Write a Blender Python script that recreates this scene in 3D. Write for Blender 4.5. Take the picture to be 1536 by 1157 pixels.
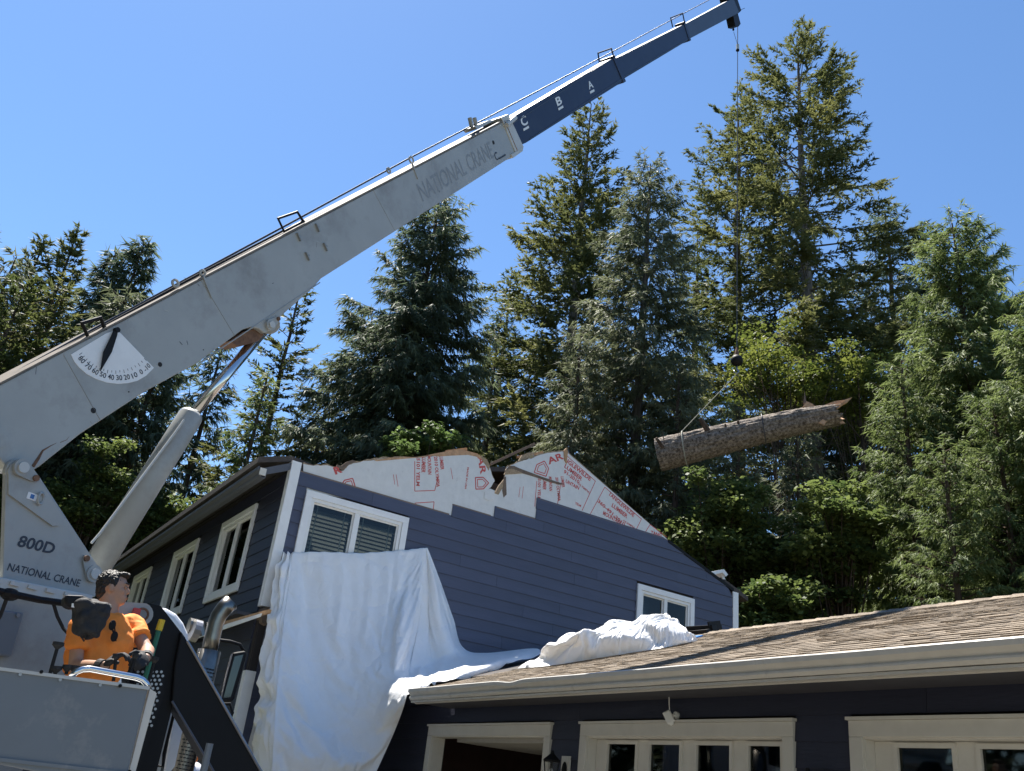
import bpy, bmesh, math, random
import numpy as np
from mathutils import Vector, Matrix, noise
random.seed(7)
scene = bpy.context.scene
for o in list(bpy.data.objects): bpy.data.objects.remove(o)
COL = scene.collection

# ------------------------------------------------------------------ camera
YAW, PIT, ROL, FPX = 1.03419302, 0.435441776, 0.118139398, 1359.28479
C = np.array([12.0, -3.73, 1.6])
_cy, _sy, _cp, _sp = math.cos(YAW), math.sin(YAW), math.cos(PIT), math.sin(PIT)
_fw = np.array([-_sy*_cp, _cy*_cp, _sp]); _rt = np.array([_cy, _sy, 0.0]); _up = np.cross(_rt, _fw)
_r = _rt*math.cos(ROL)+_up*math.sin(ROL); _u = -_rt*math.sin(ROL)+_up*math.cos(ROL)
cam = bpy.data.cameras.new('camera'); cam_o = bpy.data.objects.new('camera', cam); COL.objects.link(cam_o)
cam.sensor_width = 36.0; cam.lens = 36.0*FPX/1536.0; cam.clip_start = 0.05; cam.clip_end = 6000
M = Matrix.Identity(4)
for i in range(3):
    M[i][0] = _r[i]; M[i][1] = _u[i]; M[i][2] = -_fw[i]; M[i][3] = C[i]
cam_o.matrix_world = M
scene.camera = cam_o

# ------------------------------------------------------------------ light and exposure
SUN_EL, SUN_AZ = math.radians(67.0), math.radians(-4.0)      # azimuth measured from -x towards +y
SUN = np.array([-math.cos(SUN_AZ)*math.cos(SUN_EL), math.sin(SUN_AZ)*math.cos(SUN_EL), math.sin(SUN_EL)])
world = bpy.data.worlds.new('World'); scene.world = world; world.use_nodes = True
wn = world.node_tree; bg = wn.nodes['Background']
sky = wn.nodes.new('ShaderNodeTexSky'); sky.sky_type = 'NISHITA'; sky.sun_disc = False
sky.sun_elevation = SUN_EL; sky.sun_rotation = math.atan2(SUN[0], SUN[1])
sky.air_density = 1.0; sky.dust_density = 0.15; sky.ozone_density = 3.0; sky.altitude = 100
hs_ = wn.nodes.new('ShaderNodeHueSaturation'); hs_.inputs['Saturation'].default_value = 1.12
wn.links.new(sky.outputs[0], hs_.inputs['Color']); wn.links.new(hs_.outputs[0], bg.inputs[0]); bg.inputs[1].default_value = 0.081
sl = bpy.data.lights.new('sun', 'SUN'); sl.energy = 5.0; sl.angle = math.radians(0.53); sl.color = (1.0, 0.95, 0.87)
so = bpy.data.objects.new('sun', sl); COL.objects.link(so)
so.rotation_euler = Vector(SUN).to_track_quat('Z', 'Y').to_euler(); so.location = (0, 0, 40)
vs = scene.view_settings; vs.view_transform = 'Standard'; vs.look = 'None'; vs.gamma = 1.0; vs.exposure = 1.34
vs.use_curve_mapping = False
scene.render.resolution_x = 1024; scene.render.resolution_y = 771

# ------------------------------------------------------------------ pixel to place (photograph is 1536 x 1157)
def ray(px, py): return _r*((px-768)/FPX) - _u*((py-578.5)/FPX) + _fw
def onax(px, py, ax, v):
    d = ray(px, py); return C + d*((v-C[ax])/d[ax])
def GX(px, py, x=0.0): return onax(px, py, 0, x)
def GY(px, py, y): return onax(px, py, 1, y)
def onpl(px, py, P, n):
    d = ray(px, py); return C + d*(((P-C)@n)/(d@n))
RY0, RZ0, RIDGE = 1.33, 2.735, 5.22           # garage eave edge and ridge (y)
def roofz(y): return RZ0+(y-RY0)/3.0
def onroof(px, py):
    n = np.array([0, -1/3.0, 1.0]); return onpl(px, py, np.array([0, RY0, RZ0]), n)

# ------------------------------------------------------------------ materials
def node(nt, t, **k):
    n = nt.nodes.new(t)
    for a, b in k.items(): setattr(n, a, b)
    return n
MATS = {}
def mat(name, col, rough=0.6, metal=0.0, var=0.0, vscale=4.0, bump=0.0, bscale=40.0, spec=0.5, trans=0.0, tint=0.0, stain=None, stretch=None, coat=0.0, stain_scale=1.3, stain_lo=.52):
    m = bpy.data.materials.new(name); m.use_nodes = True; nt = m.node_tree
    b = nt.nodes['Principled BSDF']; out = nt.nodes['Material Output']
    b.inputs['Roughness'].default_value = rough; b.inputs['Metallic'].default_value = metal
    b.inputs['Specular IOR Level'].default_value = spec
    if coat: b.inputs['Coat Weight'].default_value = coat
    geo = node(nt, 'ShaderNodeTexCoord'); src = geo.outputs['Object']
    if stretch:
        mp = node(nt, 'ShaderNodeMapping'); mp.inputs['Scale'].default_value = stretch
        nt.links.new(src, mp.inputs[0]); src = mp.outputs[0]
    c = None
    rgb = node(nt, 'ShaderNodeRGB'); rgb.outputs[0].default_value = (*col, 1); c = rgb.outputs[0]
    if var:
        nz = node(nt, 'ShaderNodeTexNoise'); nz.inputs['Scale'].default_value = vscale; nz.inputs['Detail'].default_value = 6
        nz.inputs['Roughness'].default_value = .65
        nt.links.new(src, nz.inputs['Vector'])
        mr = node(nt, 'ShaderNodeMapRange'); mr.inputs[1].default_value = .3; mr.inputs[2].default_value = .7
        mr.inputs[3].default_value = 1-var; mr.inputs[4].default_value = 1+var
        nt.links.new(nz.outputs['Fac'], mr.inputs[0])
        mx = node(nt, 'ShaderNodeVectorMath', operation='SCALE'); nt.links.new(c, mx.inputs[0]); nt.links.new(mr.outputs[0], mx.inputs['Scale']); c = mx.outputs[0]
    if tint:
        at = node(nt, 'ShaderNodeAttribute', attribute_name='tint')
        mr = node(nt, 'ShaderNodeMapRange'); mr.inputs[3].default_value = 1-tint; mr.inputs[4].default_value = 1+tint
        nt.links.new(at.outputs['Fac'], mr.inputs[0])
        mx = node(nt, 'ShaderNodeVectorMath', operation='SCALE'); nt.links.new(c, mx.inputs[0]); nt.links.new(mr.outputs[0], mx.inputs['Scale']); c = mx.outputs[0]
    if stain:
        nz = node(nt, 'ShaderNodeTexNoise'); nz.inputs['Scale'].default_value = stain_scale; nz.inputs['Detail'].default_value = 8; nz.inputs['Roughness'].default_value = .7
        nt.links.new(src, nz.inputs['Vector'])
        mr = node(nt, 'ShaderNodeMapRange'); mr.inputs[1].default_value = stain_lo; mr.inputs[2].default_value = stain_lo+.24
        nt.links.new(nz.outputs['Fac'], mr.inputs[0])
        mx = node(nt, 'ShaderNodeMix', data_type='RGBA'); nt.links.new(mr.outputs[0], mx.inputs[0]); nt.links.new(c, mx.inputs[6]); mx.inputs[7].default_value = (*stain, 1); c = mx.outputs[2]
    nt.links.new(c, b.inputs['Base Color'])
    if bump:
        nz = node(nt, 'ShaderNodeTexNoise'); nz.inputs['Scale'].default_value = bscale; nz.inputs['Detail'].default_value = 5
        nt.links.new(src, nz.inputs['Vector'])
        bp = node(nt, 'ShaderNodeBump'); bp.inputs['Strength'].default_value = bump; bp.inputs['Distance'].default_value = 0.02
        nt.links.new(nz.outputs['Fac'], bp.inputs['Height']); nt.links.new(bp.outputs[0], b.inputs['Normal'])
    if trans:
        tr = node(nt, 'ShaderNodeBsdfTranslucent'); nt.links.new(c, tr.inputs[0])
        ms = node(nt, 'ShaderNodeMixShader'); ms.inputs[0].default_value = trans
        nt.links.new(b.outputs[0], ms.inputs[1]); nt.links.new(tr.outputs[0], ms.inputs[2]); nt.links.new(ms.outputs[0], out.inputs[0])
    MATS[name] = m
    return m
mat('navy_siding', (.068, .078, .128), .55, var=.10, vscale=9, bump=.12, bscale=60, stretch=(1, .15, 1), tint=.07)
mat('navy_siding_shaded', (.024, .027, .050), .5, var=.12, vscale=9, bump=.12, bscale=60, stretch=(.15, 1, 1), tint=.08)  # same navy paint, darkened: the walls' shade is put into the colour
mat('navy_edge', (.20, .15, .12), .8, var=.2)
mat('trim_white', (.80, .81, .82), .5, var=.05, vscale=6, bump=.04, bscale=50)
mat('trim_grey', (.62, .60, .55), .55, var=.05, vscale=7, bump=.03)
mat('gutter_white', (.55, .53, .49), .35, var=.07, vscale=8, stain=(.30, .28, .25), stain_scale=5, stain_lo=.60)
mat('soffit_dark', (.05, .05, .06), .7, var=.1)
mat('fascia_slate', (.085, .09, .11), .5, var=.1)
mat('vinyl', (.78, .78, .77), .35, var=.03)
mat('wrap', (.68, .68, .67), .48, var=.06, vscale=7, bump=.55, bscale=9, stain=(.40, .39, .38), stain_scale=4, stain_lo=.60)
mat('print_red', (.55, .09, .08), .6, var=.15, vscale=30)
mat('osb', (.34, .25, .16), .8, var=.35, vscale=30, bump=.4, bscale=60)
mat('lumber', (.45, .27, .14), .75, var=.25, vscale=12, bump=.2, bscale=60)
mat('lumber_old', (.16, .115, .085), .8, var=.3, vscale=12, bump=.2, bscale=60)
mat('shingle', (.262, .212, .160), .92, var=.40, vscale=45, bump=.7, bscale=160, tint=.30)
mat('shingle_dark', (.07, .06, .055), .9, var=.25, vscale=20, bump=.3, bscale=100)
mat('tarp', (.93, .93, .93), .42, var=.03, vscale=3, bump=.75, bscale=7, trans=.12, spec=.4)
def creases(m):
    nt = m.node_tree; b = nt.nodes['Principled BSDF']; old = b.inputs['Normal'].links[0].from_node
    tc = node(nt, 'ShaderNodeTexCoord'); wn_ = node(nt, 'ShaderNodeTexNoise'); wn_.inputs['Scale'].default_value = 2.0
    ad = node(nt, 'ShaderNodeMix', data_type='RGBA'); ad.inputs[0].default_value = .18; nt.links.new(tc.outputs['Object'], wn_.inputs[0]); nt.links.new(tc.outputs['Object'], ad.inputs[6]); nt.links.new(wn_.outputs['Color'], ad.inputs[7])
    prev = old
    for sc, st in ((2.2, .30), (6.0, .16)):
        vo = node(nt, 'ShaderNodeTexVoronoi', feature='DISTANCE_TO_EDGE'); vo.inputs['Scale'].default_value = sc; nt.links.new(ad.outputs[2], vo.inputs['Vector'])
        mr = node(nt, 'ShaderNodeMapRange'); mr.inputs[2].default_value = .10; nt.links.new(vo.outputs['Distance'], mr.inputs[0])
        bp_ = node(nt, 'ShaderNodeBump'); bp_.inputs['Strength'].default_value = st; bp_.inputs['Distance'].default_value = .02
        nt.links.new(mr.outputs[0], bp_.inputs['Height']); nt.links.new(prev.outputs[0], bp_.inputs['Normal']); prev = bp_
    nt.links.new(prev.outputs[0], b.inputs['Normal'])
creases(MATS['tarp'])
mat('crane_grey', (.35, .36, .35), .42, var=.07, vscale=2.2, bump=.03, bscale=14, stain=(.245, .24, .225), stain_scale=1.7, stain_lo=.50, coat=.1)
mat('crane_patch', (.265, .27, .262), .5, var=.08, vscale=5)
mat('top_grime', (.17, .145, .12), .7, var=.3, vscale=6)
mat('crane_light', (.50, .51, .50), .45, var=.05, vscale=3)
mat('console_grey', (.155, .178, .205), .45, var=.06, vscale=2.5, stain=(.34, .33, .31), stain_scale=2.2, stain_lo=.58)
mat('boom_navy', (.022, .032, .068), .5, spec=.35, var=.12, vscale=2, stain=(.035, .045, .075), stain_scale=2.5)
mat('boom_slate', (.055, .070, .105), .5, spec=.35, var=.1, vscale=3)
mat('black_paint', (.007, .007, .008), .6, spec=.25, var=.2, vscale=3, stain=(.016, .016, .016), stain_scale=4, stain_lo=.62)
mat('black_rubber', (.014, .014, .015), .8, var=.2, bump=.1)
mat('black_cloth', (.017, .017, .019), .75, var=.25, vscale=10, bump=.5, bscale=14)
mat('decal_dark', (.035, .045, .065), .6)
mat('decal_faint', (.245, .26, .27), .5, var=.14, vscale=14)
mat('decal_white', (.78, .79, .80), .5, var=.06)
mat('decal_blue', (.05, .16, .42), .5)
mat('rust', (.16, .085, .05), .8, var=.4, vscale=20)
mat('mirror_dark_reflection', (.06, .07, .07), .06, .5)  # dark base colour stands in for trees reflected in the glass
mat('chrome', (.62, .62, .63), .14, 1.0)
mat('stainless', (.24, .22, .19), .30, 1.0, var=.25, vscale=6)
mat('steel', (.30, .30, .31), .38, .9, var=.15, vscale=8)
mat('wire_rope', (.07, .07, .075), .5, .6, var=.3, vscale=30)
mat('red_plastic', (.45, .03, .03), .4)
mat('yellow_paint', (.70, .50, .03), .5)
mat('green_paint', (.02, .16, .10), .5)
mat('orange_cloth', (.86, .26, .04), .8, var=.08, vscale=8, bump=.5, bscale=9)
mat('orange_plastic', (.85, .20, .03), .4)
mat('skin', (.42, .24, .16), .55, var=.1, vscale=14)
mat('hair_dark', (.016, .013, .011), .5, var=.4, vscale=60, bump=.7, bscale=90)
mat('denim', (.05, .06, .09), .85, var=.15, vscale=20)
mat('truck_white', (.74, .76, .80), .25, var=.03, coat=.4)
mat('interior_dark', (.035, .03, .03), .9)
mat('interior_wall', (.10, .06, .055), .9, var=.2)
mat('blind', (.30, .30, .28), .6)
mat('sling', (.36, .36, .30), .8, var=.2, vscale=30)
mat('fresh_wood', (.50, .30, .17), .75, var=.25, vscale=14, bump=.5, bscale=40)
mat('concrete', (.15, .138, .115), .9, var=.15, vscale=3, bump=.2)
mat('gravel', (.22, .20, .17), .95, var=.3, vscale=14, bump=.5, bscale=60)
mat('forest_floor', (.055, .06, .03), .95, var=.5, vscale=2, bump=.5, bscale=10)
mat('blue_plastic', (.02, .20, .55), .4)
def glass(name, col, rough=.03, spec=.5, trans=.82):
    m = bpy.data.materials.new(name); m.use_nodes = True; nt = m.node_tree; nt.nodes.clear()
    o = node(nt, 'ShaderNodeOutputMaterial'); fr = node(nt, 'ShaderNodeFresnel'); fr.inputs[0].default_value = 1.5
    g = node(nt, 'ShaderNodeBsdfGlossy'); g.inputs['Roughness'].default_value = rough
    t = node(nt, 'ShaderNodeBsdfTransparent'); t.inputs[0].default_value = (*col, 1)
    ms = node(nt, 'ShaderNodeMixShader'); nt.links.new(fr.outputs[0], ms.inputs[0]); nt.links.new(t.outputs[0], ms.inputs[1]); nt.links.new(g.outputs[0], ms.inputs[2])
    nt.links.new(ms.outputs[0], o.inputs[0]); MATS[name] = m
glass('pane_glass', (.50, .54, .52)); glass('lamp_glass', (.9, .9, .88), .1)
def bark(name, c1, c2, scale=(1, 1, .12), s=14, lichen=None):
    m = bpy.data.materials.new(name); m.use_nodes = True; nt = m.node_tree; b = nt.nodes['Principled BSDF']; b.inputs['Roughness'].default_value = .92
    b.inputs['Specular IOR Level'].default_value = .2
    tc = node(nt, 'ShaderNodeTexCoord'); mp = node(nt, 'ShaderNodeMapping'); mp.inputs['Scale'].default_value = scale; nt.links.new(tc.outputs['Object'], mp.inputs[0])
    nz = node(nt, 'ShaderNodeTexNoise'); nz.inputs['Scale'].default_value = s; nz.inputs['Detail'].default_value = 8; nz.inputs['Roughness'].default_value = .7; nt.links.new(mp.outputs[0], nz.inputs[0])
    cr = node(nt, 'ShaderNodeValToRGB'); cr.color_ramp.elements[0].position = .36; cr.color_ramp.elements[0].color = (*c1, 1); cr.color_ramp.elements[1].position = .66; cr.color_ramp.elements[1].color = (*c2, 1)
    nt.links.new(nz.outputs['Fac'], cr.inputs[0]); c = cr.outputs[0]
    if lichen:
        n2 = node(nt, 'ShaderNodeTexNoise'); n2.inputs['Scale'].default_value = 3.2; n2.inputs['Detail'].default_value = 10; n2.inputs['Roughness'].default_value = .8; nt.links.new(tc.outputs['Object'], n2.inputs[0])
        mr = node(nt, 'ShaderNodeMapRange'); mr.inputs[1].default_value = .56; mr.inputs[2].default_value = .66; nt.links.new(n2.outputs['Fac'], mr.inputs[0])
        mx = node(nt, 'ShaderNodeMix', data_type='RGBA'); nt.links.new(mr.outputs[0], mx.inputs[0]); nt.links.new(c, mx.inputs[6]); mx.inputs[7].default_value = (*lichen, 1); c = mx.outputs[2]
    nt.links.new(c, b.inputs['Base Color'])
    bp = node(nt, 'ShaderNodeBump'); bp.inputs['Strength'].default_value = .9; bp.inputs['Distance'].default_value = .03
    nt.links.new(nz.outputs['Fac'], bp.inputs['Height']); nt.links.new(bp.outputs[0], b.inputs['Normal']); MATS[name] = m
bark('bark_grey', (.055, .045, .038), (.20, .175, .155))
bark('bark_brown', (.045, .032, .024), (.14, .10, .075))
bark('bark_log', (.050, .038, .030), (.37, .315, .265), scale=(1, 1, 1), s=16, lichen=(.30, .27, .23))
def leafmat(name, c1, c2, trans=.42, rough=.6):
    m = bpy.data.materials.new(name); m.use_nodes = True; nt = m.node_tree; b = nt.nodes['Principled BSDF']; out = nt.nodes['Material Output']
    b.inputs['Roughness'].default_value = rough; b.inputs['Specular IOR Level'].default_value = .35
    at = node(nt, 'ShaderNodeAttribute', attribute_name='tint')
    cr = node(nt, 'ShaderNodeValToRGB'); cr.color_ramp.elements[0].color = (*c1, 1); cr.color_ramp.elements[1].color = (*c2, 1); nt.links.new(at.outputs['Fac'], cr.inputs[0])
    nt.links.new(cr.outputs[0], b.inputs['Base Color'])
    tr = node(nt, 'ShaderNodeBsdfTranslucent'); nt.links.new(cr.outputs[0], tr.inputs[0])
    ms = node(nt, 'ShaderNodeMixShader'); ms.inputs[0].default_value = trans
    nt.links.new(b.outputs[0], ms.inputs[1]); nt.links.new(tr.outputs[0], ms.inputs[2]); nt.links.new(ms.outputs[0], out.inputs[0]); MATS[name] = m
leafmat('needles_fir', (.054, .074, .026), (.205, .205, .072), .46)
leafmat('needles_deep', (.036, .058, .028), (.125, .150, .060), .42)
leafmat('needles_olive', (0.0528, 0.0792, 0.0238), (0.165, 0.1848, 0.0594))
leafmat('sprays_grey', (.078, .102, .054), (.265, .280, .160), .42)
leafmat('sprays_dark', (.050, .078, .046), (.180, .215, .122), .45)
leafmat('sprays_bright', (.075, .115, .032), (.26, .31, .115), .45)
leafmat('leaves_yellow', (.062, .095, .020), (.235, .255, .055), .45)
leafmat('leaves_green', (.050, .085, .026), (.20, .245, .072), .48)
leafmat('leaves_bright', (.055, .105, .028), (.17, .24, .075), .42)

# ------------------------------------------------------------------ object helpers
def setp(o, **p):
    for k, v in p.items():
        if v is not None: o[k] = v
def link(o, parent):
    COL.objects.link(o)
    if parent is not None:
        o.parent = parent
        if parent.type == 'EMPTY': o.matrix_parent_inverse = Matrix.Translation(-Vector(parent.location))
    return o
def root(name, loc, label, category, group=None):
    o = bpy.data.objects.new(name, None); o.empty_display_size = .3; o.location = [float(x) for x in loc]; COL.objects.link(o)
    setp(o, label=label, category=category, group=group); return o
def build(name, vf, m, parent=None, smooth=False, **p):
    v, f = vf
    me = bpy.data.meshes.new(name); me.from_pydata([tuple(float(c) for c in x) for x in v], [], [tuple(int(i) for i in x) for x in f])
    me.materials.append(MATS[m]); me.validate()
    if smooth: me.polygons.foreach_set('use_smooth', [True]*len(me.polygons))
    o = bpy.data.objects.new(name, me); link(o, parent); setp(o, **p); return o
def join(*vfs):
    V = []; F = []
    for v, f in vfs:
        k = len(V); V += [tuple(x) for x in v]; F += [tuple(i+k for i in x) for x in f]
    return V, F
def A(*x): return np.array(x, float)
def unit(v): v = np.asarray(v, float); return v/np.linalg.norm(v)
def prism(poly, n, depth):
    """polygon extruded by -n*depth (poly is the side that faces n)"""
    poly = [np.asarray(p, float) for p in poly]; n = np.asarray(n, float); k = len(poly)
    nn = np.zeros(3)
    for i in range(k): nn += np.cross(poly[i]-poly[0], poly[(i+1) % k]-poly[0])
    if nn@n < 0: poly = poly[::-1]
    V = poly+[p-n*depth for p in poly]
    F = [tuple(range(k)), tuple(range(2*k-1, k-1, -1))]+[(i, i+k, (i+1) % k+k, (i+1) % k) for i in range(k)]
    return V, F
def box(x0, x1, y0, y1, z0, z1):
    V = [(x, y, z) for x in (x0, x1) for y in (y0, y1) for z in (z0, z1)]
    return V, [(0, 1, 3, 2), (4, 6, 7, 5), (0, 4, 5, 1), (2, 3, 7, 6), (0, 2, 6, 4), (1, 5, 7, 3)]
def obox(c, ex, ey, ez):
    """oriented box: centre and half-extent vectors"""
    c = np.asarray(c, float); V = [c+a*np.asarray(ex)+b*np.asarray(ey)+d*np.asarray(ez) for a in (-1, 1) for b in (-1, 1) for d in (-1, 1)]
    return V, [(0, 1, 3, 2), (4, 6, 7, 5), (0, 4, 5, 1), (2, 3, 7, 6), (0, 2, 6, 4), (1, 5, 7, 3)]
def tube(pts, rad, seg=10, cap=True):
    pts = [np.asarray(p, float) for p in pts]; n = len(pts)
    if not hasattr(rad, '__len__'): rad = [rad]*n
    V = []; F = []; ref = None
    for i in range(n):
        t = unit(pts[min(i+1, n-1)]-pts[max(i-1, 0)])
        if ref is None:
            ref = np.cross(t, [0, 0, 1.0])
            if np.linalg.norm(ref) < .05: ref = np.cross(t, [0, 1.0, 0])
        ref = unit(ref-t*(ref@t)); b = np.cross(t, ref)
        for k in range(seg):
            a = 2*math.pi*k/seg; V.append(pts[i]+(ref*math.cos(a)+b*math.sin(a))*rad[i])
    for i in range(n-1):
        for k in range(seg): F.append((i*seg+k, i*seg+(k+1) % seg, (i+1)*seg+(k+1) % seg, (i+1)*seg+k))
    if cap: F.append(tuple(range(seg-1, -1, -1))); F.append(tuple((n-1)*seg+k for k in range(seg)))
    return V, F
def ball(c, r, ns=14, nr=9):
    c = np.asarray(c, float); r = np.ones(3)*r if not hasattr(r, '__len__') else np.asarray(r, float)
    V = [c+r*A(0, 0, 1)]; F = []
    for i in range(1, nr):
        th = math.pi*i/nr
        for k in range(ns): a = 2*math.pi*k/ns; V.append(c+r*A(math.sin(th)*math.cos(a), math.sin(th)*math.sin(a), math.cos(th)))
    V.append(c-r*A(0, 0, 1))
    for k in range(ns): F.append((0, 1+k, 1+(k+1) % ns))
    for i in range(nr-2):
        for k in range(ns): F.append((1+i*ns+k, 1+(i+1)*ns+k, 1+(i+1)*ns+(k+1) % ns, 1+i*ns+(k+1) % ns))
    L = len(V)-1
    for k in range(ns): F.append((L, 1+(nr-2)*ns+(k+1) % ns, 1+(nr-2)*ns+k))
    return V, F
def bevel(o, w=.006, seg=2):
    b = o.modifiers.new('bevel', 'BEVEL'); b.width = w; b.segments = seg; b.limit_method = 'ANGLE'; b.angle_limit = math.radians(35); return o
def fastmesh(name, V, Q, m, parent, tint=None, **p):
    """numpy quads"""
    V = np.ascontiguousarray(V, np.float32); Q = np.ascontiguousarray(Q, np.int32)
    me = bpy.data.meshes.new(name); k = Q.shape[1]
    me.vertices.add(len(V)); me.vertices.foreach_set('co', V.ravel())
    me.loops.add(Q.size); me.loops.foreach_set('vertex_index', Q.ravel())
    me.polygons.add(len(Q)); me.polygons.foreach_set('loop_start', np.arange(0, Q.size, k, dtype=np.int32))
    me.update(calc_edges=True)
    if tint is not None:
        a = me.attributes.new('tint', 'FLOAT', 'FACE'); a.data.foreach_set('value', np.ascontiguousarray(tint, np.float32))
    me.materials.append(MATS[m]); o = bpy.data.objects.new(name, me); link(o, parent); setp(o, **p); return o
def set_tint(o, t):
    me = o.data; a = me.attributes.new('tint', 'FLOAT', 'FACE'); a.data.foreach_set('value', [float(t)]*len(me.polygons))
def text(s, p0, p1, n, m, parent, cap=None, off=.0015, name='lettering', bold=0.0, shear=0.0, **p):
    """flat lettering: baseline from p0 to p1 on a surface with outward normal n"""
    cu = bpy.data.curves.new('t', 'FONT'); cu.body = s; cu.resolution_u = 3; cu.offset = bold; cu.shear = shear
    to = bpy.data.objects.new('t', cu); COL.objects.link(to); bpy.context.view_layer.update()
    me0 = bpy.data.meshes.new_from_object(to.evaluated_get(bpy.context.evaluated_depsgraph_get()))
    co = np.array([v.co[:] for v in me0.vertices]); fs = [tuple(q.vertices) for q in me0.polygons]
    bpy.data.objects.remove(to); bpy.data.curves.remove(cu); bpy.data.meshes.remove(me0)
    p0 = np.asarray(p0); p1 = np.asarray(p1); n = unit(n); w = co[:, 0].max()-co[:, 0].min(); L = np.linalg.norm(p1-p0)
    ex = unit(p1-p0); ey = np.cross(n, ex); hs = (cap/.69) if cap else L/w
    V = p0+n*off+np.outer((co[:, 0]-co[:, 0].min())*L/w, ex)+np.outer(co[:, 1]*hs, ey)
    return build(name, (V, fs), m, parent, **p)

def proj(P):
    v = np.asarray(P, float)-C; w = v@_fw
    return 768+FPX*(v@_r)/w, 578.5-FPX*(v@_u)/w, w
# ================================================================== ground
build('ground', ([(-900, -900, 0), (900, -900, 0), (900, 900, 0), (-900, 900, 0)], [(0, 1, 2, 3)]), 'forest_floor', kind='structure', label='dark forest floor under the trees')
build('driveway', ([(2.5, -9, .004), (22, -9, .004), (22, 1.8, .004), (2.5, 1.8, .004)], [(0, 1, 2, 3)]), 'concrete', kind='structure', label='concrete driveway in front of the garage')

# ================================================================== shared house pieces
def frame_ring(o, e1, n, w, h, t, d0, d1):
    """four mitre-free boards round an opening, o = lower left outer corner; t width, d0..d1 offsets along n"""
    o = np.asarray(o, float); e1 = unit(e1); e2 = A(0, 0, 1); n = np.asarray(n, float)
    def b(a0, a1, z0, z1):
        c = o+e1*(a0+a1)/2+e2*(z0+z1)/2+n*(d0+d1)/2
        return obox(c, e1*(a1-a0)/2, e2*(z1-z0)/2, n*(d1-d0)/2)
    return join(b(0, w, h-t, h), b(0, w, 0, t), b(0, t, t, h-t), b(w-t, w, t, h-t))
def bar(o, e1, n, a0, a1, z0, z1, d0, d1):
    c = o+e1*(a0+a1)/2+A(0, 0, 1)*(z0+z1)/2+n*(d0+d1)/2
    return obox(c, e1*(a1-a0)/2, A(0, 0, 1)*(z1-z0)/2, n*(d1-d0)/2)
def window(parent, o, e1, n, w, h, blinds=True, grid=True, casing='trim_white'):
    o = np.asarray(o, float); e1 = unit(e1); n = np.asarray(n, float)
    wd = build('window', frame_ring(o, e1, n, w, h, .095, .004, .042), casing, parent); bevel(wd, .004)
    t = .097
    build('frame', frame_ring(o+e1*t+A(0, 0, t), e1, n, w-2*t, h-2*t, .045, -.07, .022), 'vinyl', wd)
    build('mullion', bar(o, e1, n, w/2-.035, w/2+.035, t+.045, h-t-.045, -.06, .016), 'vinyl', wd)
    for s, (a0, a1, dd) in enumerate(((t+.045, w/2-.035, -.035), (w/2+.035, w-t-.045, -.018))):
        z0, z1 = t+.045, h-t-.045
        build('sash', frame_ring(o+e1*a0+A(0, 0, z0), e1, n, a1-a0, z1-z0, .022, dd-.012, dd+.012), 'vinyl', wd)
        build('pane', bar(o, e1, n, a0+.02, a1-.02, z0+.02, z1-.02, dd-.003, dd+.001), 'pane_glass', wd)
        if grid:
            for f in (.14, .80): build('muntin', bar(o, e1, n, a0+(a1-a0)*f-.007, a0+(a1-a0)*f+.007, z0+.02, z1-.02, dd-.014, dd-.005), 'vinyl', wd)
            for zz in (z1-.14, z0+.14): build('muntin', bar(o, e1, n, a0+.022, a1-.022, zz-.007, zz+.007, dd-.016, dd-.006), 'vinyl', wd)
        if blinds:
            k = 0; zz = z1-.09
            low = z0+.02 if s else z1-.62
            sv = bar(o, e1, n, a0+.03, a1-.03, -.003, .003, -.022, .022)
            while zz > low:
                c = o+e1*(a0+a1)/2+A(0, 0, zz)+n*(-.105)
                th = math.radians(58); up = A(0, 0, 1)*math.sin(th)-n*math.cos(th); per = np.cross(e1, up)
                build('slat', obox(c, e1*((a1-a0)/2-.03), up*.024, per*.0013), 'blind', wd); zz -= .058; k += 1
            build('blind_rail', bar(o, e1, n, a0+.03, a1-.03, zz-.09, zz+.01, -.13, -.085), 'blind', wd)
    return wd
def wall_cells(e1lo, e1hi, z0, z1, holes, P):
    """solid wall faces in a grid that leaves the openings free; P(a,z,d) maps to the place; thickness .14 inwards"""
    ys = sorted({e1lo, e1hi, *[h[0] for h in holes], *[h[1] for h in holes]}); zs = sorted({z0, z1, *[h[2] for h in holes], *[h[3] for h in holes]})
    parts = []
    for a, b in zip(ys[:-1], ys[1:]):
        for c, d in zip(zs[:-1], zs[1:]):
            m = ((a+b)/2, (c+d)/2)
            if any(h[0] < m[0] < h[1] and h[2] < m[1] < h[3] for h in holes): continue
            V = [P(x, z, q) for x in (a, b) for z in (c, d) for q in (-.14, 0)]
            parts.append((V, [(0, 1, 3, 2), (4, 6, 7, 5), (0, 4, 5, 1), (2, 3, 7, 6), (0, 2, 6, 4), (1, 5, 7, 3)]))
    return join(*parts)
BOARDN = 0
def board(parent, P, zb, zt, lo, hi, m):
    """lap siding board: lo/hi are functions of z for its ends; proud at the bottom edge"""
    z2 = zt+.018
    V = [P(f(z), z, d) for f in (lo, hi) for (z, d) in ((zb, .004), (zb, .026), (z2, .0105), (z2, .002))]
    o = build('siding_board', (V, [(3, 2, 1, 0), (4, 5, 6, 7), (0, 1, 5, 4), (1, 2, 6, 5), (2, 3, 7, 6), (3, 0, 4, 7)]), m, parent)
    set_tint(o, random.random()); return o
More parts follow.
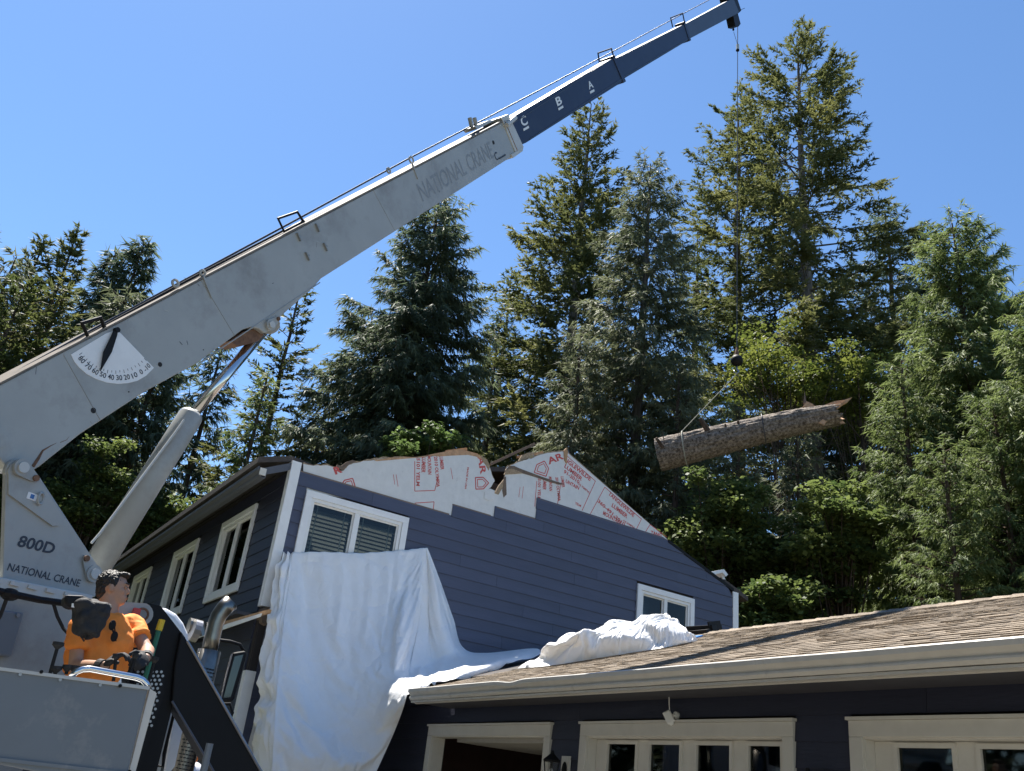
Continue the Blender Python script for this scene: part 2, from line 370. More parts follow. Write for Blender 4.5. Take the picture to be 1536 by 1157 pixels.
def side_boards(parent, P, rows, holes, m, seam=3.66):
    for (zb, zt, lo, hi) in rows:
        segs = [(lo, hi, lo(zb), hi(zb))]
        for h in holes:
            if h[3] > zb+.004 and h[2] < zt-.004:
                new = []
                for (fl, fh, a, b) in segs:
                    if h[1] <= a or h[0] >= b: new.append((fl, fh, a, b)); continue
                    if h[0]-a > .02: new.append((fl, lambda z, q=h[0]: q, a, h[0]))
                    if b-h[1] > .02: new.append((lambda z, q=h[1]: q, fh, h[1], b))
                segs = new
        for (fl, fh, a, b) in segs:
            x = a; first = True; off = random.uniform(.8, seam)
            cuts = []
            q = a+off
            while q < b-.4: cuts.append(q); q += seam
            ends = [fl]+[(lambda z, c=c: c) for c in cuts]+[fh]
            for i in range(len(ends)-1):
                g0 = ends[i] if i == 0 else (lambda z, f=ends[i]: f(z)+.0015)
                g1 = ends[i+1] if i == len(ends)-2 else (lambda z, f=ends[i+1]: f(z)-.0015)
                board(parent, P, zb, zt, g0, g1, m)

# ================================================================== the two-storey house
GW, EZ, EXPO = 8.75, 5.69, .178
house = root('house', (0, 0, 0), 'dark navy two storey house with torn gable and exposed white house wrap', 'house')
def PG(a, z, d): return A(d, a, z)            # gable wall, faces +x
def PL(a, z, d): return A(a, -d, z)           # long side wall, faces -y
w1 = (GX(459, 735.7)[1], GX(611.7, 777.7)[1], 4.12, 5.352)
w2 = (GX(954.2, 876.1)[1], GX(1038.9, 898.9)[1], 4.20, 5.337)
gw = build('gable_wall', wall_cells(0, GW, 0, EZ, [(a+.09, b-.09, c+.09, d-.09) for a, b, c, d in (w1, w2)], lambda a, z, d: A(d-.016, a, z)), 'interior_dark', house)
for w in (w1, w2): window(house, (.018, w[0], w[2]), (0, 1, 0), (1, 0, 0), w[1]-w[0], w[3]-w[2])
z0 = GX(450.3, 710)[2]
st = {-1: GX(678, 764)[1], -2: GX(741, 768)[1], -3: GX(804.5, 760)[1], -4: GX(804.5, 752)[1]}
rl = lambda z: (z-EZ)*3+.0; rr = lambda z: GW-.02-max(0, (z-EZ))*3
rows = []
for k in range(-4, 31):
    zt = z0-EXPO*k; zb = zt-EXPO
    lo = (lambda z, s=st[k]: s) if k in st else (lambda z: .107)
    rows.append((zb, zt, lo, (lambda z: min(GW-.107 if z < EZ-.03 else 99, rr(z)))))
side_boards(gw, PG, rows, [w1, w2], 'navy_siding')
# pale raw top edges of the exposed courses
for (pa, pb) in (((451, 709.5), (674, 770.5)), ((679, 757), (736, 774.5)), ((745, 760), (803, 780.5)), ((805, 748), (1003, 812))):
    a = GX(*pa, .012); b = GX(*pb, .012); zz = (a[2]+b[2])/2
    build('board_edge', box(.003, .0125, a[1], b[1], zz-.004, zz+.016), 'navy_edge', gw)
# corner boards
ztop = EZ+.02; zc = GX(390, 908, .03)[2]; zl = GX(369, 1005, .03)[2]
for (a, b) in ((zc, ztop), (.15, zl)):
    o = build('corner_board', join(box(.0005, .034, -.034, .104, a, b), box(-.10, -.0005, -.034, -.001, a, b)), 'trim_white', house); bevel(o, .004)
o = build('corner_board', join(box(.0005, .034, GW-.104, GW+.034, .15, EZ-.005), box(-.10, -.0005, GW+.001, GW+.034, .15, EZ-.005)), 'trim_white', house); bevel(o, .004)
build('loose_board', prism([GX(*p, .06) for p in ((391, 1050), (401, 1050), (384, 1138), (371, 1124))], (1, 0, 0), .025), 'trim_white', house)
# house wrap over the broken sheathing, torn along its top
wrap_px = [(455, 696), (470, 699), (488, 698), (500, 701), (507, 707), (516, 706), (521, 700), (530, 695), (545, 691.5), (562, 690), (580, 688), (598, 687.5), (620, 687), (640, 684.5), (660, 684), (680, 682), (702, 681), (714, 684), (722, 688), (730, 694), (735, 703), (739, 716), (742, 722), (737, 730), (728, 738), (727, 748), (739, 750), (741, 741), (748, 735), (755, 727), (757, 716), (758, 706), (762, 700), (770, 697), (779, 693), (790, 690), (800, 687), (812, 682), (826, 679.5), (840, 678), (849, 677.5)]
lowpts = [(1010, 817), (1010, 830), (940, 835), (455, 735)]
rng = random.Random(3)
top = []
for i, p in enumerate(wrap_px):
    top.append(p)
    if i+1 < len(wrap_px):
        q = wrap_px[i+1]
        for f in (.33, .66): top.append((p[0]+(q[0]-p[0])*f+rng.uniform(-.6, .6), p[1]+(q[1]-p[1])*f+rng.uniform(-1, 1)))
sheet = [GX(*p, 0.0) for p in top+lowpts]
wrap = build('house_wrap', prism([p+A(.0015, 0, 0) for p in sheet], (1, 0, 0), .003), 'wrap', house)
sh = [GX(p[0], p[1]-rng.uniform(.5, 3.0), -.006) if i < len(top) else GX(*p, -.006) for i, p in enumerate(top+lowpts)]
build('sheathing', prism(sh, (1, 0, 0), .014), 'osb', house)
# splintered wood along the torn edge
def splinter(pts, x=-.01, d=.03, m='fresh_wood', nm='splintered_wood'):
    return build(nm, prism([GX(*p, x) for p in pts], (1, 0, 0), d), m, house)
splinter([(640, 683), (655, 680), (676, 676), (690, 674), (702, 677), (716, 681), (730, 689), (733, 697), (728, 692), (714, 685), (702, 682.5), (680, 683.5), (658, 685)], .004, .03)
splinter([(722, 684), (731, 690), (735, 699), (733, 706), (729, 698), (724, 692)], .008, .02, 'osb')
splinter([(505, 700), (514, 706), (522, 698), (534, 692), (529, 690), (520, 693), (512, 699), (506, 697)], .004, .03, 'lumber_old')
splinter([(758, 706), (764, 699), (771, 699), (780, 703), (796, 709), (812, 715), (830, 721), (847, 726.5), (839, 727), (822, 722), (800, 714.5), (784, 710), (768, 708), (760, 710)], .014, .016, 'lumber_old')
splinter([(756, 712), (760, 705), (767, 703), (777, 706), (784, 710), (772, 711)], .018, .014, 'osb')
splinter([(778, 691), (783, 683), (793, 679), (804, 678.5), (799, 684), (790, 688), (781, 692)], -.03, .02, 'osb')
splinter([(727, 738), (735, 733), (742, 736), (741, 749), (733, 751), (726, 748)], .012, .006, 'wrap')
splinter([(742, 740), (748, 729), (756, 719), (758, 728), (752, 735), (748, 742)], .012, .02, 'osb')
splinter([(756, 716), (759, 715), (760, 742), (756, 746), (754, 736)], .016, .012, 'lumber_old')
splinter([(846, 676), (850, 672), (852, 678), (850, 696), (847, 690)], .018, .02, 'lumber')
splinter([(560, 690), (590, 686.5), (622, 686), (640, 683.5), (640, 685.5), (600, 689), (565, 692)], .004, .02, 'fresh_wood')
# rafters that stick out behind the gable
def stick(p0, p1, w, x0, x1, m): 
    a = GX(*p0, x0); b = GX(*p1, x1); t = unit(b-a); s = unit(np.cross(t, [1, 0, 0])); k = np.cross(t, s)
    o = build('broken_rafter', obox((a+b)/2, t*np.linalg.norm(b-a)/2, s*w, k*.019), m, house); return o
stick((735, 697), (802, 666), .022, -.25, -.25, 'lumber_old'); stick((690, 676), (716, 683), .02, -.2, -.1, 'lumber')
stick((668, 678), (700, 674), .022, -.25, -.2, 'lumber'); stick((775, 686), (814, 679), .02, -.3, -.3, 'lumber')
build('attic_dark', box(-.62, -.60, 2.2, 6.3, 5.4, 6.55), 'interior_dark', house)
# print on the wrap
NX = A(1, 0, 0)
def wt(s, p0, p1, cap=None, bold=.034, **k): text(s, GX(*p0, .0), GX(*p1, .0), NX, 'print_red', wrap, cap=cap, off=.0032, bold=bold, name='printed_lettering')
def wl(pts, w=.006):
    q = [GX(*p, .0) for p in pts]
    for a, b in zip(q[:-1], q[1:]):
        t = unit(b-a); s = np.cross(NX, t)
        build('printed_line', prism([a-s*w+NX*.0032, b-s*w+NX*.0032, b+s*w+NX*.0032, a+s*w+NX*.0032], NX, .0008), 'print_red', wrap)
def house_logo(c, s, ang):
    """two nested pentagons"""
    for r, w in ((1.0, .009), (.66, .007)):
        P5 = [(-.62, -.62), (.62, -.62), (.62, .2), (0, .78), (-.62, .2)]
        q = [(c[0]+s*r*(x*math.cos(ang)+y*math.sin(ang)), c[1]+s*r*(x*math.sin(ang)-y*math.cos(ang))) for x, y in P5]
        wl(q+[q[0]], w)
wt('TANGLEWILDE', (912, 742), (950, 776), .075); wt('LUMBER', (917, 760), (940, 778), .075); wt('360-491-2010', (896, 753), (936, 790), .06)
wt('OLYMPIA', (934, 782), (952, 794), .035); wt('MOUNTAIN', (904, 772), (930, 787), .07)
wl([(885, 772), (907, 731), (962, 779), (953, 797)]); wl([(967, 800), (975, 787), (1000, 806)]); wt('TANG', (976, 801), (992, 806), .06)
wt('NGLEWILDE', (846, 691), (885, 722), .075); wt('LUMBER', (846, 701), (872, 722), .07); wt('91-2010', (845, 709), (868, 726), .06); wt('OLYMPIA', (866, 726), (884, 741), .035); wt('UNTAIN', (848, 724), (868, 735), .06)
wl([(873, 766), (893, 722), (850, 684)]); wt('YELM', (862, 756), (871, 761), .04)
wt('AR', (823, 697), (846, 688), .11, .03); house_logo((813, 703), 15, math.radians(18)); wt('AR', (716, 684), (721, 712), .11, .03); house_logo((722, 725), 14, math.radians(88)); wt('R', (503, 712), (514, 708), .10, .04); house_logo((523, 728), 15, math.radians(30))
for (sx, sy) in ((624, 687), (806, 718)):
    h = 40 if sx == 624 else 30
    wt('5101 YELM', (sx+1, sy), (sx+1-.5, sy+h+2), .055); wt('LUMBER', (sx+9, sy-1), (sx+8, sy+h*.55), .065); wt('MOUNTAIN', (sx+17, sy-3), (sx+18, sy+h*.62), .06)
    wt('2010 OLYMPIA', (sx+27, sy-2), (sx+31, sy+h+4), .055); wt('LUMBER', (sx+35, sy-3), (sx+37, sy+h*.45), .06)
wl([(622, 692), (622, 737), (652, 736), (656, 720)]); wl([(805, 722), (802, 760)]); wl([(622, 755), (651, 753), (650, 764)]); wl([(841, 726), (836, 757)])
wt('MADE IN USA', (701, 701), (697, 734), .028); wl([(676, 702), (679, 719)], .004); wl([(590, 712), (592, 727)], .004); wl([(594, 712), (597, 730)], .004); wl([(780, 731), (778, 746)], .004); wl([(785, 730), (783, 748)], .004)
# long side wall
SW = []
for (tl, tr, bl) in (((338.5, 787), (390.3, 755.7), (307.7, 907.2)), ((265.8, 829.4), (303.2, 806.6), None), ((204, 870), (231, 851), None)):
    a = GY(*tl, 0.0); b = GY(*tr, 0.0); z1 = (a[2]+b[2])/2
    zb_ = GY(*bl, 0.0)[2] if bl else None
    SW.append([a[0], b[0], zb_, z1])
h0 = SW[0][3]-SW[0][2]; zt0 = SW[0][3]
for s in SW: s[3] = zt0; s[2] = zt0-h0
HL = -14.0
lw = build('side_wall', wall_cells(HL, -.002, 0, EZ-.002, [(a+.08, b-.08, c+.08, d-.08) for a, b, c, d in SW], lambda a, z, d: A(a, .016-d, z)), 'interior_dark', house)
for s in SW: window(house, (s[0], -.018, s[2]), (1, 0, 0), (0, -1, 0), s[1]-s[0], s[3]-s[2], blinds=False, grid=False, casing='trim_white')
rows = [(z0-EXPO*(k+1), z0-EXPO*k, (lambda z: HL), (lambda z: -.102)) for k in range(0, 31)]
side_boards(lw, PL, rows, [tuple(s) for s in SW], 'navy_siding_shaded')
build('rear_wall', box(HL-.2, HL, 0, GW, 0, EZ), 'navy_siding_shaded', house); build('far_side_wall', box(HL, -.03, GW-.15, GW-.002, 0, EZ-.01), 'navy_siding_shaded', house)
build('upper_floor', box(HL, -.2, .2, GW-.2, 3.0, 3.1), 'interior_dark', house)
# roof slabs, torn off behind the gable
def slab(pts, th=.085):
    V = [A(x, y, EZ+.03+min(y, GW-y)/3+th) for x, y in pts]; k = len(pts)
    V += [v-A(0, 0, th) for v in V]
    return V, [tuple(range(k)), tuple(range(2*k-1, k-1, -1))]+[(i, i+k, (i+1) % k+k, (i+1) % k) for i in range(k)]
M_ = GW/2
rf = build('roof', slab([(HL-.4, M_), (HL-.4, -.5), (-.02, -.5), (-.05, -.03), (-1.0, .8), (-.9, 1.6), (-1.4, 2.4), (-1.2, 3.3), (-1.5, M_)]), 'shingle_dark', house)
build('roof', slab([(HL-.4, M_+.002), (-1.5, M_+.002), (-1.1, 5.0), (-1.2, 5.9), (-.7, 6.7), (-.65, 8.3), (-.04, 8.5), (-.03, 9.1), (HL-.4, 9.1)]), 'shingle_dark', house)
rp = [GX(1003, 809.5, .03), GX(1101, 883, .03), GX(1101, 888, .03), GX(1003, 813.5, .03)]
build('rake_edge', prism(rp, NX, .06), 'black_paint', house)
build('vent_flashing', join(prism([GX(*p, -.4) for p in ((1066, 858), (1086, 854), (1092, 862), (1089, 865), (1084, 859), (1068, 863))], NX, .25), prism([GX(*p, -.45) for p in ((1084, 859), (1090, 874), (1087, 875), (1082, 861))], NX, .03)), 'trim_white', house)
bb = [GX(443, 693.5, .0), GX(394, 702.5, .0), GX(394, 713, .0), GX(437, 705, .0)]
build('barge_board', prism([p+A(.004, 0, 0) for p in bb], NX, .03), 'fascia_slate', house)
PROF = [(0, -.115), (-.058, -.115), (-.078, -.092), (-.078, -.080), (-.066, -.066), (-.078, -.052), (-.104, -.030), (-.108, .002), (-.102, .010), (-.092, .002), (-.090, -.028), (-.056, -.066), (-.066, -.090), (-.050, -.108), (-.006, -.108), (-.006, 0), (0, 0)]
def gutter(parent, xs, yb, zt, m, s=1.0, dent=None):
    V = []; F = []; k = len(PROF)
    for x in xs:
        for (y, z) in PROF:
            dy = dz = 0
            if dent:
                g = math.exp(-((x-dent[0])/dent[1])**2)
                if z > -.08 and y < -.05: dz = -dent[2]*g; dy = dent[2]*.9*g
                w_ = .004*noise.noise((x*1.3, y*4, 1.0)); dz += w_
            V.append((x, yb+y*s+dy, zt+z*s+dz))
    n = len(xs)
    for i in range(n-1):
        for j in range(k): F.append((i*k+j, (i+1)*k+j, (i+1)*k+(j+1) % k, i*k+(j+1) % k))
    F.append(tuple(range(k))); F.append(tuple((n-1)*k+j for j in range(k-1, -1, -1)))
    return build('gutter', (V, F), m, parent)
ge = GX(393, 706, .02)
gutter(house, np.linspace(HL-.4, .02, 30), ge[1]+.07, ge[2]+.045, 'fascia_slate', 1.2)
build('gutter_end_cap', obox(ge+A(.02, .01, -.02), (.010, 0, 0), (0, .045, 0), (0, 0, .05)), 'trim_grey', house)
# broken skirt roof above the lower storey
def GYp(pts, y): return [GY(*p, y) for p in pts]
build('broken_skirt_fascia', prism(GYp([(404, 914), (330, 934), (262, 958), (262, 963), (330, 939), (402, 920)], -.30), (0, -1, 0), .03), 'lumber', house)
build('skirt_trim', prism(GYp([(392, 920), (340, 936), (285, 957), (285, 961), (330, 946), (390, 925)], -.33), (0, -1, 0), .012), 'trim_white', house)
build('broken_skirt_end', prism([GX(*p, .10) for p in ((396, 912), (408, 910), (410, 922), (404, 930), (399, 938), (393, 934), (392, 922))], NX, .22), 'lumber_old', house)
build('skirt_soffit', box(-6, .02, -.31, -.024, zc-.16, zc-.12), 'soffit_dark', house)

# ================================================================== garage wing
FY = 1.83; GX1 = 17.0
garage = root('garage', (5, FY, 0), 'low navy garage wing with brown shingle roof and pale panelled doors', 'garage')
def PF(a, z, d): return A(a, FY-d, z)
zd = 2.40
DO = [(GY(647.8, 1091, FY)[0], GY(831.8, 1087, FY)[0]), (GY(876.3, 1087, FY)[0], GY(1195.2, 1083, FY)[0]), (GY(1278.2, 1082, FY)[0], 0)]
DO[2] = (DO[2][0], DO[2][0]+DO[1][1]-DO[1][0])
TW = .105
holes = [(a+TW, b-TW, .15, zd-TW) for a, b in DO]
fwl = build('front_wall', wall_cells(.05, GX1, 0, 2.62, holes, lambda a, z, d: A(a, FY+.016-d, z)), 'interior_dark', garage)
rows = [(2.62-EXPO*(k+1), 2.62-EXPO*k-.001, (lambda z: .06), (lambda z: GX1)) for k in range(14)]
side_boards(fwl, PF, rows, [(a, b, 0, zd) for a, b in DO], 'navy_siding_shaded')
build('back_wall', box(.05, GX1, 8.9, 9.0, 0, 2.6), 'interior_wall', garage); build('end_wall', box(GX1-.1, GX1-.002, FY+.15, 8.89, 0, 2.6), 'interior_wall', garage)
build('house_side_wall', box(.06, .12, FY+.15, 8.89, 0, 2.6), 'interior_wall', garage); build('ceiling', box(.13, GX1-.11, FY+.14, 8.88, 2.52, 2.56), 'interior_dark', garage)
for i, (a, b) in enumerate(DO):
    cs = build('door_casing', join(box(a, b, FY-.045, FY-.004, zd-TW, zd), box(a, a+TW, FY-.045, FY-.004, .02, zd-TW-.001), box(b-TW, b, FY-.045, FY-.004, .02, zd-TW-.001)), 'trim_grey', garage); bevel(cs, .004)
    build('casing_cap', box(a-.012, b+.012, FY-.062, FY-.004, zd+.001, zd+.022), 'trim_grey', cs)
    build('jamb', join(box(a+TW-.014, a+TW+.006, FY-.02, FY+.14, .02, zd-TW-.012), box(b-TW-.006, b-TW+.014, FY-.02, FY+.14, .02, zd-TW-.012), box(a+TW-.014, b-TW+.014, FY-.02, FY+.14, zd-TW-.011, zd-TW+.006)), 'trim_grey', cs)
    if i == 0:      # door rolled up: the open panels hang under the ceiling
        for k in range(4): build('door_panel', box(a+TW+.02, b-TW-.02, FY+.30+k*.54, FY+.30+k*.54+.53, zd-TW-.03+.0, zd-TW+.012), 'trim_grey', garage)
        build('cupboard', box(a+.2, a+.5, 4.6, 5.2, 0, 1.95), 'lumber', garage); build('shelf_unit', join(*[box(a+.8, b-.2, 6.9, 7.4, .5+.5*q, .54+.5*q) for q in range(4)]), 'lumber_old', garage)
        continue
    dy = FY+.075; x0, x1 = a+TW+.008, b-TW-.008; zt = zd-TW-.014
    if i == 1: L = [(GY(p, 1117, dy)[0], GY(q, 1117, dy)[0]) for p, q in ((913, 955), (976, 1021), (1046, 1096), (1124, 1172))]
    else: L = [(x0+(l0-px0), x0+(l1-px0)) for l0, l1 in lites]
    if i == 1: lites = L; px0 = x0
    lt = GY(1000, 1117, dy)[2]; lb = lt-.30
    door = build('garage_door', wall_cells(x0, x1, .02, zt, [(l0, l1, lb, lt) for l0, l1 in L], lambda q, z, d: A(q, dy-.0+(-d)*.28, z)), 'trim_grey', garage)
    for l0, l1 in L:
        build('lite_frame', frame_ring(A(l0-.028, dy, lb-.028), (1, 0, 0), (0, -1, 0), l1-l0+.056, lt-lb+.056, .03, -.004, .014), 'trim_grey', door)
        build('pane', box(l0-.002, l1+.002, dy+.012, dy+.016, lb-.002, lt+.002), 'pane_glass', door)
        for r in range(3): build('raised_panel', box(l0-.02, l1+.02, dy-.012, dy-.001, .12+.52*r, .50+.52*r), 'trim_grey', door)
# printed word on something behind the third door's glass
build('boxed_goods', box(DO[2][0]+.62, DO[2][0]+.90, FY+.5, FY+.8, 1.9, 2.2), 'console_grey', garage)
# fascia, gutter
GYB = RY0-.012
gx0 = GY(616, 1046, GYB-.06)[0]
build('fascia', box(gx0-.02, GX1+.3, RY0+.004, RY0+.03, RZ0-.155, RZ0-.012), 'trim_grey', garage)
gx0 = GY(616, 1046, GYB-.06)[0]; dx = GY(768, 1032, GYB-.06)[0]
gut = gutter(garage, np.concatenate([np.linspace(gx0, dx+1, 50), np.linspace(dx+1.1, GX1+.3, 70)]), GYB, RZ0-.012, 'gutter_white', 1.0, (dx, .16, .018))
for k in range(14):
    x = gx0+.6+k*.62; build('gutter_screw', ball((x, GYB-.03, RZ0-.129), .008, 8, 5), 'steel', gut)
build('drip_channel', box(gx0, GX1+.3, RY0-.060, RY0+.003, RZ0-.150, RZ0-.132), 'gutter_white', garage)
build('soffit', box(gx0-.02, GX1, RY0+.031, FY-.022, RZ0-.14, RZ0-.125), 'soffit_dark', garage)
# roof decks
nrm = unit([0, -1/3, 1])
def deck(y0, y1, x0, x1, th=.09):
    up = lambda x, y: A(x, y, roofz(y) if y <= RIDGE else 2*roofz(RIDGE)-roofz(y))
    V = [up(x0, y0), up(x1, y0), up(x1, y1), up(x0, y1)]; V += [v-A(0, 0, th) for v in V]
    return V, [(0, 1, 2, 3), (7, 6, 5, 4), (0, 4, 5, 1), (1, 5, 6, 2), (2, 6, 7, 3), (3, 7, 4, 0)]
roof = build('roof', deck(RY0, RIDGE, gx0-.02, GX1+.3), 'shingle_dark', garage)
build('roof_remnant', deck(2.3, RIDGE, .03, gx0-.03), 'shingle_dark', garage)
build('rear_roof', deck(RIDGE+.002, 9.45, .03, GX1+.3), 'shingle', garage)
# shingles: real tabs, the largest in view as pieces, the others joined
SL = np.array([0, 3, 1])/math.sqrt(10); sl_len = (RIDGE-RY0)*math.sqrt(10)/3; ex_ = .137
rg = random.Random(11); tabs = []
nco = int(sl_len/ex_)+1
for c in range(nco):
    x = gx0-.02+rg.random()*.05; s0 = -.03+c*ex_
    while x < 13.5:
        w = rg.choice((.07, .10, .13, .17, .21, .26))*rg.uniform(.85, 1.15); hi = rg.random() < .5
        tabs.append((x, min(x+w-.004, 13.6), s0, .003+rg.random()*.003+(.004 if hi else 0), rg.random()*.75+(.25 if hi else 0))); x += w
mesh_cache = {}
def tab_geo(w, th):
    e = A(1, 0, 0); L = min(.165, .165); n = nrm
    V = [a*e*w+b*SL*L+q*n for a in (0, 1) for b, q in ((0, .004), (0, .004+th), (1, .0025), (1, .003))]
    return V, [(0, 1, 3, 2), (4, 6, 7, 5), (0, 4, 5, 1), (2, 3, 7, 6), (0, 2, 6, 4), (1, 5, 7, 3)]
scored = []
for i, (xa, xb, s, th, t) in enumerate(tabs):
    p = A((xa+xb)/2, RY0, RZ0)+SL*(s+.06); px, py, w = proj(p)
    vis = 640 < px < 1536 and py < 1157 and not (px < 1035 and py < 1000-(px-845)*.18)
    scored.append((np.linalg.norm(p-C)/(xb-xa)**.5 if vis else 1e9, i))
near = {i for d, i in sorted(scored)[:300] if d < 1e8}
SV = []; SF = []; ST = []
for i, (xa, xb, s, th, t) in enumerate(tabs):
    o0 = A(xa, RY0, RZ0)+SL*s
    if s+.165 > sl_len+.01: continue
    if i in near:
        wq = max(.02, round((xb-xa)/.02)*.02); tq = round(t*5)/5; th = round(th*500)/500; key = (wq, th, tq)
        if key not in mesh_cache:
            o = build('shingle', tab_geo(wq-.004, th), 'shingle', roof); set_tint(o, tq); mesh_cache[key] = o.data
        else:
            o = bpy.data.objects.new('shingle', mesh_cache[key]); link(o, roof)
        o.location = o0
    else:
        v, f = tab_geo(xb-xa, th); k = len(SV); SV += [p+o0 for p in v]; SF += [tuple(j+k for j in q) for q in f]; ST += [t]*6
fastmesh('shingle_field', np.array(SV), np.array(SF), 'shingle', roof, np.array(ST), kind='stuff')
x = .3
while x < GX1+.2:
    zr = roofz(RIDGE)
    o = build('ridge_cap', ([A(x, RIDGE-.13, zr-.036), A(x, RIDGE, zr+.024+.01), A(x, RIDGE+.13, zr-.036), A(x+.205, RIDGE-.13, zr-.04), A(x+.205, RIDGE, zr+.024), A(x+.205, RIDGE+.13, zr-.04), A(x, RIDGE, zr-.02), A(x+.205, RIDGE, zr-.02)], [(0, 3, 4, 1), (1, 4, 5, 2), (0, 1, 6), (1, 2, 6), (3, 7, 4), (4, 7, 5), (0, 6, 7, 3), (6, 2, 5, 7)]), 'shingle', roof); set_tint(o, random.random()); x += .2
# small fittings on the garage front
def lantern(px, py, label):
    p = GY(px, py, FY-.20); zt = p[2]
    r = root('wall_lantern', (p[0], FY-.045, zt-.35), label, 'wall lamp', 'lanterns between the garage doors')
    def hexring(z, rad): return [A(p[0]+rad*math.cos(math.pi/3*k+.4), p[1]+rad*math.sin(math.pi/3*k+.4), z) for k in range(6)]
    def loft(rs): 
        V = sum([hexring(z, q) for z, q in rs], []); F = [tuple(range(5, -1, -1)), tuple(len(V)-6+k for k in range(6))]
        for i in range(len(rs)-1):
            for k in range(6): F.append((i*6+k, i*6+(k+1) % 6, i*6+6+(k+1) % 6, i*6+6+k))
        return V, F
    build('lantern_roof', loft([(zt-.10, .088), (zt-.085, .092), (zt-.06, .06), (zt-.03, .022), (zt, .012)]), 'black_paint', r)
    build('glass', loft([(zt-.27, .048), (zt-.105, .075)]), 'lamp_glass', r); build('lantern_base', loft([(zt-.33, .012), (zt-.29, .03), (zt-.27, .056), (zt-.262, .056)]), 'black_paint', r)
    build('bulb', ball((p[0], p[1], zt-.19), (.022, .022, .035)), 'vinyl', r)
    h1 = hexring(zt-.27, .052); h2 = hexring(zt-.10, .080)
    for a, b in zip(h1, h2): build('glazing_bar', tube([a, b], .005, 5), 'black_paint', r)
    build('arm', tube([(p[0], p[1]+.0, zt-.30), (p[0], p[1]+.08, zt-.36), (p[0], FY-.06, zt-.27), (p[0], FY-.05, zt-.16)], .012, 8), 'black_paint', r)
    build('mounting_block', box(p[0]-.06+.0, p[0]+.06, FY-.045, FY-.022, zt-.34, zt-.03), 'trim_grey', r)
    build('back_plate', ball((p[0], FY-.05, zt-.17), (.04, .015, .09)), 'black_paint', r)
    return r
lantern(829, 1126, 'black lantern with pale glass beside the open garage door')
lantern(1211, 1152, 'black lantern between the two closed garage doors')
pc = GY(1003, 1076, FY-.09)
scm = root('security_camera', (pc[0], FY-.02, pc[2]), 'white security camera hanging from a cable above garage door', 'camera')
ax = unit(A(-.55, -.6, -.45)); sx = unit(np.cross(ax, [0, 0, 1])); sz = np.cross(sx, ax)
o = build('camera_body', obox(pc, ax*.035, sx*.026, sz*.052), 'vinyl', scm); bevel(o, .012, 3)
build('lens_window', obox(pc+ax*.036+sz*.018, ax*.002, sx*.018, sz*.026), 'black_paint', scm); build('lamp_bowl', ball(pc-sz*.045, .026, 12, 8), 'vinyl', scm, True)
build('mount', tube([pc-ax*.03, (pc[0]+.03, FY-.03, pc[2]+.02)], .012, 8), 'vinyl', scm); build('base_disc', tube([(pc[0]+.03, FY-.045, pc[2]+.02), (pc[0]+.03, FY-.021, pc[2]+.02)], .032, 16), 'vinyl', scm)
build('cable', tube([pc+A(.01, 0, .05), (pc[0]+.012, FY-.10, pc[2]+.10), (pc[0]+.03, FY-.12, RZ0-.14)], .004, 6), 'vinyl', scm)

# ================================================================== tarps
def T(px, py, x):
    P = GX(px, py, x)
    if P[0] < gx0-.15 and P[2] < 3.1: return P if P[1] < 1.76 else GY(px, py, 1.76)
    if P[1] > 1.18 and P[2] < roofz(max(P[1], RY0))+.035:
        R = onroof(px, py)
        P = R+nrm*.035 if R[1] >= RY0-.12 else GY(px, py, 1.18)
    return P
def cr(P, t):
    n = len(P)-1; i = min(int(t*n), n-1); f = t*n-i
    p1, p2 = P[i], P[i+1]; p0 = P[i-1] if i > 0 else 2*p1-p2; p3 = P[i+2] if i+2 <= n else 2*p2-p1
    return .5*(2*p1+(p2-p0)*f+(2*p0-5*p1+4*p2-p3)*f*f+(3*p1-p0-3*p2+p3)*f**3)
def lin(P, t):
    n = len(P)-1; i = min(int(t*n), n-1); f = t*n-i; return P[i]*(1-f)+P[i+1]*f
def cloth(ctrl, nu, nv, disp):
    R = len(ctrl); G = np.zeros((nv, nu, 3))
    for j in range(nv):
        row = [cr([ctrl[r][c] for r in range(R)], j/(nv-1)) for c in range(len(ctrl[0]))]
        for i in range(nu):
            t = i/(nu-1); G[j, i] = .55*cr(row, t)+.45*lin(row, t)
    du = np.gradient(G, axis=1); dv = np.gradient(G, axis=0); N = np.cross(dv, du); N /= np.maximum(np.linalg.norm(N, axis=2, keepdims=True), 1e-9)
    S = np.sign((N*(C-G)).sum(2, keepdims=True)); N = N*S
    for j in range(nv):
        for i in range(nu): G[j, i] += N[j, i]*disp(i/(nu-1), j/(nv-1), G[j, i])
    V = G.reshape(-1, 3); F = [(j*nu+i, j*nu+i+1, (j+1)*nu+i+1, (j+1)*nu+i) for j in range(nv-1) for i in range(nu-1)]
    return V, F
